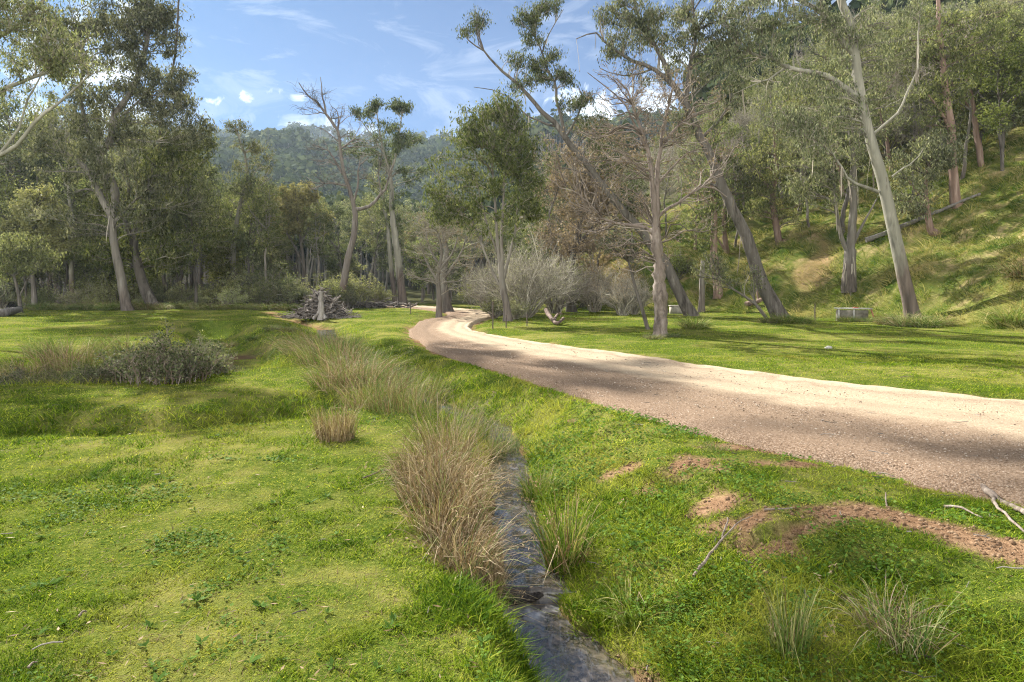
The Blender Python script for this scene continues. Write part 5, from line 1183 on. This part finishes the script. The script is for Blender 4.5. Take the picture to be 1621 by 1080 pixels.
boughs('fallen_stick', 'small pale stick on the grass beside the orange worn patch', 'stick', M_stick, [([gpt2(1210, 842, .03), gpt2(1235, 838, .03), gpt2(1255, 836, .04)], .008, .004)])
boughs('fallen_stick', 'thin stick upright in the grass near the worn sandy path', 'stick', M_stick, [([gpt2(1404, 802, .0), gpt2(1402, 790, .05)], .006, .004)])
for (u, v, du, dv, lb) in [(575, 762, 45, -14, 'thin pale stalk lying on the lawn beside the low bleached reeds'), (125, 985, 12, -8, 'short brown stick on the near lawn in the corner'), (45, 1068, 14, -9, 'short pale stick on the lawn at the bottom corner'), (1390, 752, 26, 6, 'dark thin twig on the gravel shoulder of the road'), (1425, 600, 22, -2, 'dark twig lying on the lit road'), (1325, 672, 20, 5, 'dark curled bark strip on the road')]:
    boughs('fallen_stick', lb, 'stick', M_stick, [([gpt2(u, v, .03), gpt2(u+du*.5, v+dv*.5, .04), gpt2(u+du, v+dv, .03)], .006, .003)])
boughs('driftwood', 'bleached forked log lying on the lawn beyond the road', 'log', M_dead, [([gpt(864, 507, 0, .50), gpt(873, 512, 0, .24), gpt(882, 516, 0, .14), gpt(892, 513, 0, .25)], .10, .05), ([gpt(878, 514, 0, .2), gpt(885, 509, 0, .38), gpt(890, 509, 0, .35)], .06, .03)])
boughs('fallen_log', 'grey log lying at the forest edge by the photo border', 'log', M_silver, [([gpt(-12, 503, 0, .15), gpt(10, 502, 0, .2), gpt(30, 499, 0, .3)], .22, .16)])
boughs('cascade_log', 'dark sunken log across the stream making the small cascade', 'log', M_burnt, [([(-.16, 4.86, -.53), (.1, 4.83, -.525), (.36, 4.93, -.50)], .035, .02)])
boughs('fallen_log', 'dark log on the far lawn edge past the brush heap', 'log', M_bark_dark, [([gpt(545, 485, 0, .15), gpt(570, 485, 0, .2), gpt(592, 484, 0, .15)], .25, .18)])
def ray(u, v, y0=8, y1=120):
    ys = np.linspace(y0, y1, 900); xs = (u-CX)/F*ys; zr = CAMZ-(v-HV)/F*ys; h = zg(xs, ys); k = np.where(h >= zr)[0]
    i = k[0] if len(k) else -1; return np.array([xs[i], ys[i], h[i]])
L0 = [ray(1370, 388), ray(1440, 362), ray(1500, 338), ray(1552, 316)]
boughs('fallen_log', 'long pale fallen trunk lying across the upper grassy slope', 'log', M_silver, [([q+[0, 0, .25] for q in L0], .13, .06)])
boughs('fallen_log', 'grey branchy log at the foot of the slope beside the dark leaning gum', 'log', M_dead, [([ray(1180, 488)+[0, 0, .2], ray(1205, 486)+[0, 0, .35], ray(1222, 478)+[0, 0, .6]], .14, .05), ([ray(1200, 486)+[0, 0, .3], ray(1198, 478)+[0, 0, .8]], .06, .03)])
boughs('fallen_log', 'charred log lying up the bank behind the thicket', 'log', M_burnt, [([ray(935, 470)+[0, 0, .3], ray(960, 450)+[0, 0, .3]], .25, .15)])

# brush heap
px, py = (506-CX)/F*34.5, 34.8
hp = Geo(); n = 330
an = rng.rand(n)*2*pi; q = np.sqrt(rng.rand(n)); X_ = px+np.cos(an)*q*1.05; Y_ = py+np.sin(an)*q*.9; Hh = 1.5*(1-q**1.6)*rng.rand(n)**.6
d = norm(np.stack([rng.randn(n), rng.randn(n)*.7, rng.randn(n)*.35-.25*q*0], -1)); Ls = .35+.65*rng.rand(n); c0 = np.stack([X_, Y_, Hh+.1], -1)
Pt = curve(c0-d*Ls[:, None]*.5, c0+d*Ls[:, None]*.5, norm(d+rng.randn(n, 3)*.35), 5, .4, 0, .1); Pt[..., 2] = np.maximum(Pt[..., 2], .03)
hp.tubes(Pt-[px, py, 0], (.025+.055*rng.rand(n)**2)[:, None]*np.linspace(1, .55, 5)[None], 6, rng.rand(n), 0, .2)
# fine brush around the foot of the heap
n = 420; an = rng.rand(n)*2*pi; q = .5+.9*rng.rand(n); c0 = np.stack([np.cos(an)*q*1.25, np.sin(an)*q*.9, .05+.5*rng.rand(n)*(1.3-q).clip(0.05)], -1); d = norm(np.stack([np.cos(an), np.sin(an), .3*rng.randn(n)-.35], -1)+rng.randn(n, 3)*.5)
Pt = curve(c0, c0+d*(.3+.5*rng.rand(n))[:, None], d, 4, .4, 0, .12); Pt[..., 2] = np.maximum(Pt[..., 2], .02); hp.tubes(Pt, (.008+.012*rng.rand(n))[:, None]*np.ones((1, 4)), 4, rng.rand(n), 0)
M_heap = flat_mat('heaped_dead_wood', (.07, .058, .05), (.31, .275, .245), 3.0, .9, .5, (1, 1, 1), .1, True)
tag(obj('brush_heap', hp.mesh('brush_heap', [M_heap], True), None, (px, py, gh(px, py))), 'heap of tangled grey dead branches on the far lawn before the dead tree', 'brush heap', None, 'stuff')
sx, sy = (508-CX)/F*33.2, 33.2
boughs('stump', 'tall pale splintered stump standing against the heap of dead branches', 'stump', M_silver, [([(sx, sy, -.05), (sx+.02, sy, .4), (sx-.02, sy, .9), (sx+.02, sy, 1.36)], .15, .085), ([(sx-.35, sy-.1, 0), (sx-.1, sy, .35), (sx-.02, sy, .8)], .07, .03), ([(sx+.25, sy-.1, 0), (sx+.08, sy, .3)], .1, .06)])
px2, py2 = (615-CX)/F*50, 50
hp = Geo(); n = 70; an = rng.rand(n)*2*pi; q = np.sqrt(rng.rand(n)); c0 = np.stack([np.cos(an)*q*2.0, np.sin(an)*q, .6*(1-q)*rng.rand(n)+.1], -1); d = norm(np.stack([rng.randn(n), rng.randn(n), rng.randn(n)*.3], -1)); Ls = .5+.8*rng.rand(n)
hp.tubes(curve(c0-d*Ls[:, None]*.5, c0+d*Ls[:, None]*.5, d, 4, .4, 0, .1), (.03+.05*rng.rand(n)**2)[:, None]*np.ones((1, 4)), 5, rng.rand(n), 0, .2)
tag(obj('brush_heap', hp.mesh('brush_heap', [M_heap], True), None, (px2, py2, gh(px2, py2))), 'low heap of pinkish grey dead wood below the tall white trunked gum', 'brush heap', None, 'stuff')

# wire pickets
M_picket = flat_mat('rusty_picket_steel', (.05, .04, .035), (.13, .09, .07), 20, .7)
def picket(u, v, h, label):
    x, y = G(u, v); g = Geo(); w = .028; t = .006
    for a in (0, 120, 240):
        c, s = math.cos(math.radians(a)), math.sin(math.radians(a)); nx, ny = -s*t/2, c*t/2
        V = []
        for z in (-.15, h):
            V += [(nx, ny, z), (c*w+nx, s*w+ny, z), (c*w-nx, s*w-ny, z), (-nx, -ny, z)]
        g.add(V, [[0, 1, 5, 4], [1, 2, 6, 5], [2, 3, 7, 6], [4, 5, 6, 7]], None, .5)
    o = obj('fence_picket', g.mesh('fence_picket', [M_picket]), None, (x, y, gh(x, y))); tag(o, label, 'fence post', 'steel pickets by the road')
picket(780, 521, 1.05, 'tall dark steel picket at the road edge, nearest of the pickets')
picket(801, 519, .5, 'short steel picket in front of the round crowned gum')
picket(834, 517, .5, 'short steel picket in the dry grass beside the driftwood')
picket(650, 498, .7, 'thin steel picket on the far lawn before the road vanishes')
picket(1290, 508, .8, 'thin steel picket on the lawn between the leaning gum and the trough')

# concrete trough (two open boxes under slabs) behind the big pale gum
M_conc = flat_mat('mossy_concrete', (.20, .185, .15), (.38, .355, .30), 5, .9, .4)
M_conc_l = flat_mat('pale_concrete_edge', (.25, .245, .22), (.38, .37, .34), 9, .9, .3)
M_dkc = flat_mat('stained_concrete', (.08, .075, .055), (.19, .175, .14), 4, .9, .4)
M_rust = flat_mat('red_oxide_paint', (.30, .10, .07), (.45, .19, .14), 9, .8)
def box(g, x0, x1, y0, y1, z0, z1, mi=0):
    V = [(x, y, z) for z in (z0, z1) for y in (y0, y1) for x in (x0, x1)]
    g.add(V, [[0, 2, 3, 1], [4, 5, 7, 6], [0, 1, 5, 4], [2, 6, 7, 3], [0, 4, 6, 2], [1, 3, 7, 5]], None, .5, mi)
tx, ty = (1351-CX)/F*31.2, 31.2; tz = gh(tx, ty)-.05
r = empty('concrete_trough', (tx, ty, tz), math.radians(-14)); tag(r, 'grey concrete block trough on the lawn in front of the shaggy barked gum', 'trough')
g = Geo(); box(g, -.62, .62, -.02, .06, 0, .56); box(g, -.62, -.55, .065, .60, 0, .56); box(g, .55, .62, .065, .60, 0, .56); obj('block', g.mesh('block', [M_dkc]), r)
g = Geo(); box(g, -.66, -.585, -.06, -.025, 0, .60); box(g, -.02, .045, -.06, -.025, 0, .60); box(g, -.70, .78, -.09, .66, .605, .65); obj('slab', g.mesh('slab', [M_conc_l]), r)
g = Geo(); g.tubes(np.array([[(.72, -.05, .60), (.80, -.05, .35), (.86, -.05, .12)]]), np.array([[.03, .03, .03]]), 8, .5, 0, 0, True); obj('pipe', g.mesh('pipe', [M_rust], True), r)
g = Geo(); box(g, .02, .22, .05, .20, .652, .70); obj('brick', g.mesh('brick', [M_rust]), r)
bx_, by_ = (1070-CX)/F*39, 39
g = Geo(); box(g, -.32, .32, -.25, .25, -.05, .42); box(g, -.36, .36, -.29, .29, .422, .47)
tag(obj('concrete_block', g.mesh('concrete_block', [M_conc]), None, (bx_, by_, gh(bx_, by_))), 'small capped concrete block on the lawn behind the gum leaning away from the slope', 'block')
# pale rocks on the far lawn
def rock(u, v, s, lb):
    x, y = G(u, v); g = Geo(); n1, n2 = 10, 7; V = []
    for j in range(n2+1):
        for i in range(n1):
            th = i*2*pi/n1; ph = pi*j/n2; k = 1+.35*(rng.rand()-.5); V.append((math.cos(th)*math.sin(ph)*s*1.4*k, math.sin(th)*math.sin(ph)*s*k, math.cos(ph)*s*.7*k))
    F_ = [[j*n1+i, (j+1)*n1+i, (j+1)*n1+(i+1) % n1, j*n1+(i+1) % n1] for j in range(n2) for i in range(n1)]
    g.add(V, F_, None, .5); tag(obj('rock', g.mesh('rock', [M_conc_l], True), None, (x, y, gh(x, y)+s*.2)), lb, 'rock')
rock(1312, 552, .07, 'small pale stone on the mown lawn in front of the big pale gum')

# ------------------------------------------------------------------ haze
hz = Geo(); box(hz, -1100, 1100, -40, 1150, -8, 330)
mh = bpy.data.materials.new('haze_air'); mh.use_nodes = True; nt = mh.node_tree; nt.nodes.clear(); out = nt.nodes.new('ShaderNodeOutputMaterial')
pv = nt.nodes.new('ShaderNodeVolumePrincipled'); pv.inputs['Color'].default_value = (.66, .82, 1.0, 1); pv.inputs['Density'].default_value = HAZE; pv.inputs['Anisotropy'].default_value = .2
nt.links.new(pv.outputs[0], out.inputs['Volume'])
if HAZE > 0: tag(obj('haze', hz.mesh('haze', [mh])), 'faint blue haze in the valley air', 'haze', None, 'stuff')

# ------------------------------------------------------------------ camera, sun, sky
cam = bpy.data.cameras.new('camera'); co = bpy.data.objects.new('camera', cam); COL.objects.link(co)
co.location = (0, 0, CAMZ); co.rotation_euler = (pi/2, 0, 0); cam.sensor_width = 36; cam.lens = 36*F/1621; cam.shift_y = -(540-HV)/1621.0
cam.clip_start = .05; cam.clip_end = 5000; scene.camera = co
SAZ = math.radians(SUNAZ); SEL = math.radians(SUNEL)   # azimuth to the left of the view direction
sdir = np.array([-math.sin(SAZ)*math.cos(SEL), math.cos(SAZ)*math.cos(SEL), math.sin(SEL)])
sun = bpy.data.lights.new('sun', 'SUN'); sun.energy = SUN; sun.angle = math.radians(.6); sun.color = (1, .95, .86)
so = bpy.data.objects.new('sun', sun); COL.objects.link(so)
from mathutils import Vector
so.rotation_euler = Vector(sdir).to_track_quat('Z', 'Y').to_euler(); so.location = (0, 0, 60)
w = bpy.data.worlds.new('World'); scene.world = w; w.use_nodes = True; nt = w.node_tree; nt.nodes.clear()
out = nt.nodes.new('ShaderNodeOutputWorld'); bg = nt.nodes.new('ShaderNodeBackground'); nt.links.new(bg.outputs[0], out.inputs[0])
sky = nt.nodes.new('ShaderNodeTexSky'); sky.sky_type = 'NISHITA'; sky.sun_disc = False; sky.sun_elevation = SEL; sky.sun_rotation = -SAZ; sky.altitude = 300; sky.dust_density = .6; sky.ozone_density = 2.0; sky.air_density = 1.0
tc = nt.nodes.new('ShaderNodeTexCoord').outputs['Generated']
sp = nd(nt, 'ShaderNodeSeparateXYZ', i_0=tc)
yy = math_(nt, 'MAXIMUM', sp.outputs[1], .05); A_ = math_(nt, 'DIVIDE', sp.outputs[0], yy); B_ = math_(nt, 'DIVIDE', sp.outputs[2], yy)
n1 = noise(nt, tc, 22, 6, .62, .6); n2 = noise(nt, mapping(nt, tc, (3, 3, 9)), 2.2, 6, .6, 1.2)
tot = None
for (u, v, su, sv, st) in [(340, 160, 20, 10, 1), (396, 153, 20, 9, 1), (428, 147, 24, 10, .9), (472, 152, 14, 7, .9), (440, 186, 60, 9, .45), (925, 178, 60, 34, 1), (500, 200, 50, 12, .6), (560, 212, 70, 12, .6), (880, 195, 60, 22, .8), (1010, 205, 60, 24, .9),
                           (140, 110, 110, 90, .9), (60, 210, 130, 80, .9), (1150, 160, 120, 80, .8), (1350, 60, 220, 120, .7)]:
    a0 = (u-CX)/F; b0 = (HV-v)/F
    e = math_(nt, 'ADD', math_(nt, 'POWER', math_(nt, 'ABSOLUTE', math_(nt, 'MULTIPLY', math_(nt, 'SUBTRACT', A_, a0), F/su)), 2.0), math_(nt, 'POWER', math_(nt, 'ABSOLUTE', math_(nt, 'MULTIPLY', math_(nt, 'SUBTRACT', B_, b0), F/sv)), 2.0))
    f = math_(nt, 'MULTIPLY', math_(nt, 'SUBTRACT', math_(nt, 'MULTIPLY', n1, 13.0), math_(nt, 'MULTIPLY_ADD', e, .9, 5.6)), .8*st, clamp=True)
    f = math_(nt, 'MULTIPLY', f, st)
    tot = f if tot is None else math_(nt, 'MAXIMUM', tot, f)
wisp = ramp(nt, n2, [(.52, 0), (.78, .38)])
tot = math_(nt, 'MAXIMUM', tot, math_(nt, 'MULTIPLY', wisp, 1.0))
base = mix(nt, 1.0, sky.outputs[0], SKYTINT, 'MULTIPLY')
c = mix(nt, tot, base, CLOUD)
# added fill: bright broken cloud put into the unseen sky behind the camera
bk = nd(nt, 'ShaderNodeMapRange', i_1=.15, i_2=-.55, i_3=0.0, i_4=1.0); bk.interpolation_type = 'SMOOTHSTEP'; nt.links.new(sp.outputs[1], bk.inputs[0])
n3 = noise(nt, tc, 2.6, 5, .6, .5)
lowb = nd(nt, 'ShaderNodeMapRange', i_1=.75, i_2=.25, i_3=.30, i_4=1.0); nt.links.new(sp.outputs[2], lowb.inputs[0])  # added fill is brightest low down, to reach upright trunks and foliage
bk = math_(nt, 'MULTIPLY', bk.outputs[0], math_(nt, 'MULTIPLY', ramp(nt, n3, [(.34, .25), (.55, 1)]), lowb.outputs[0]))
c = mix(nt, bk, c, BACK_FILL)
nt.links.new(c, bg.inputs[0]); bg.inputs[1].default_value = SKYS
vs = scene.view_settings; vs.view_transform = 'Standard'; vs.look = 'None'; vs.exposure = EXPO; vs.gamma = 1
scene.render.engine = 'CYCLES'; cy = scene.cycles
cy.max_bounces = 5; cy.diffuse_bounces = 3; cy.glossy_bounces = 2; cy.transmission_bounces = 3; cy.transparent_max_bounces = 4; cy.volume_bounces = 0
cy.use_denoising = True; cy.denoising_input_passes = 'RGB_ALBEDO_NORMAL'; cy.denoising_prefilter = PREF; cy.filter_width = 1.15;  cy.use_adaptive_sampling = True; cy.adaptive_threshold = .015; cy.caustics_reflective = False; cy.caustics_refractive = False
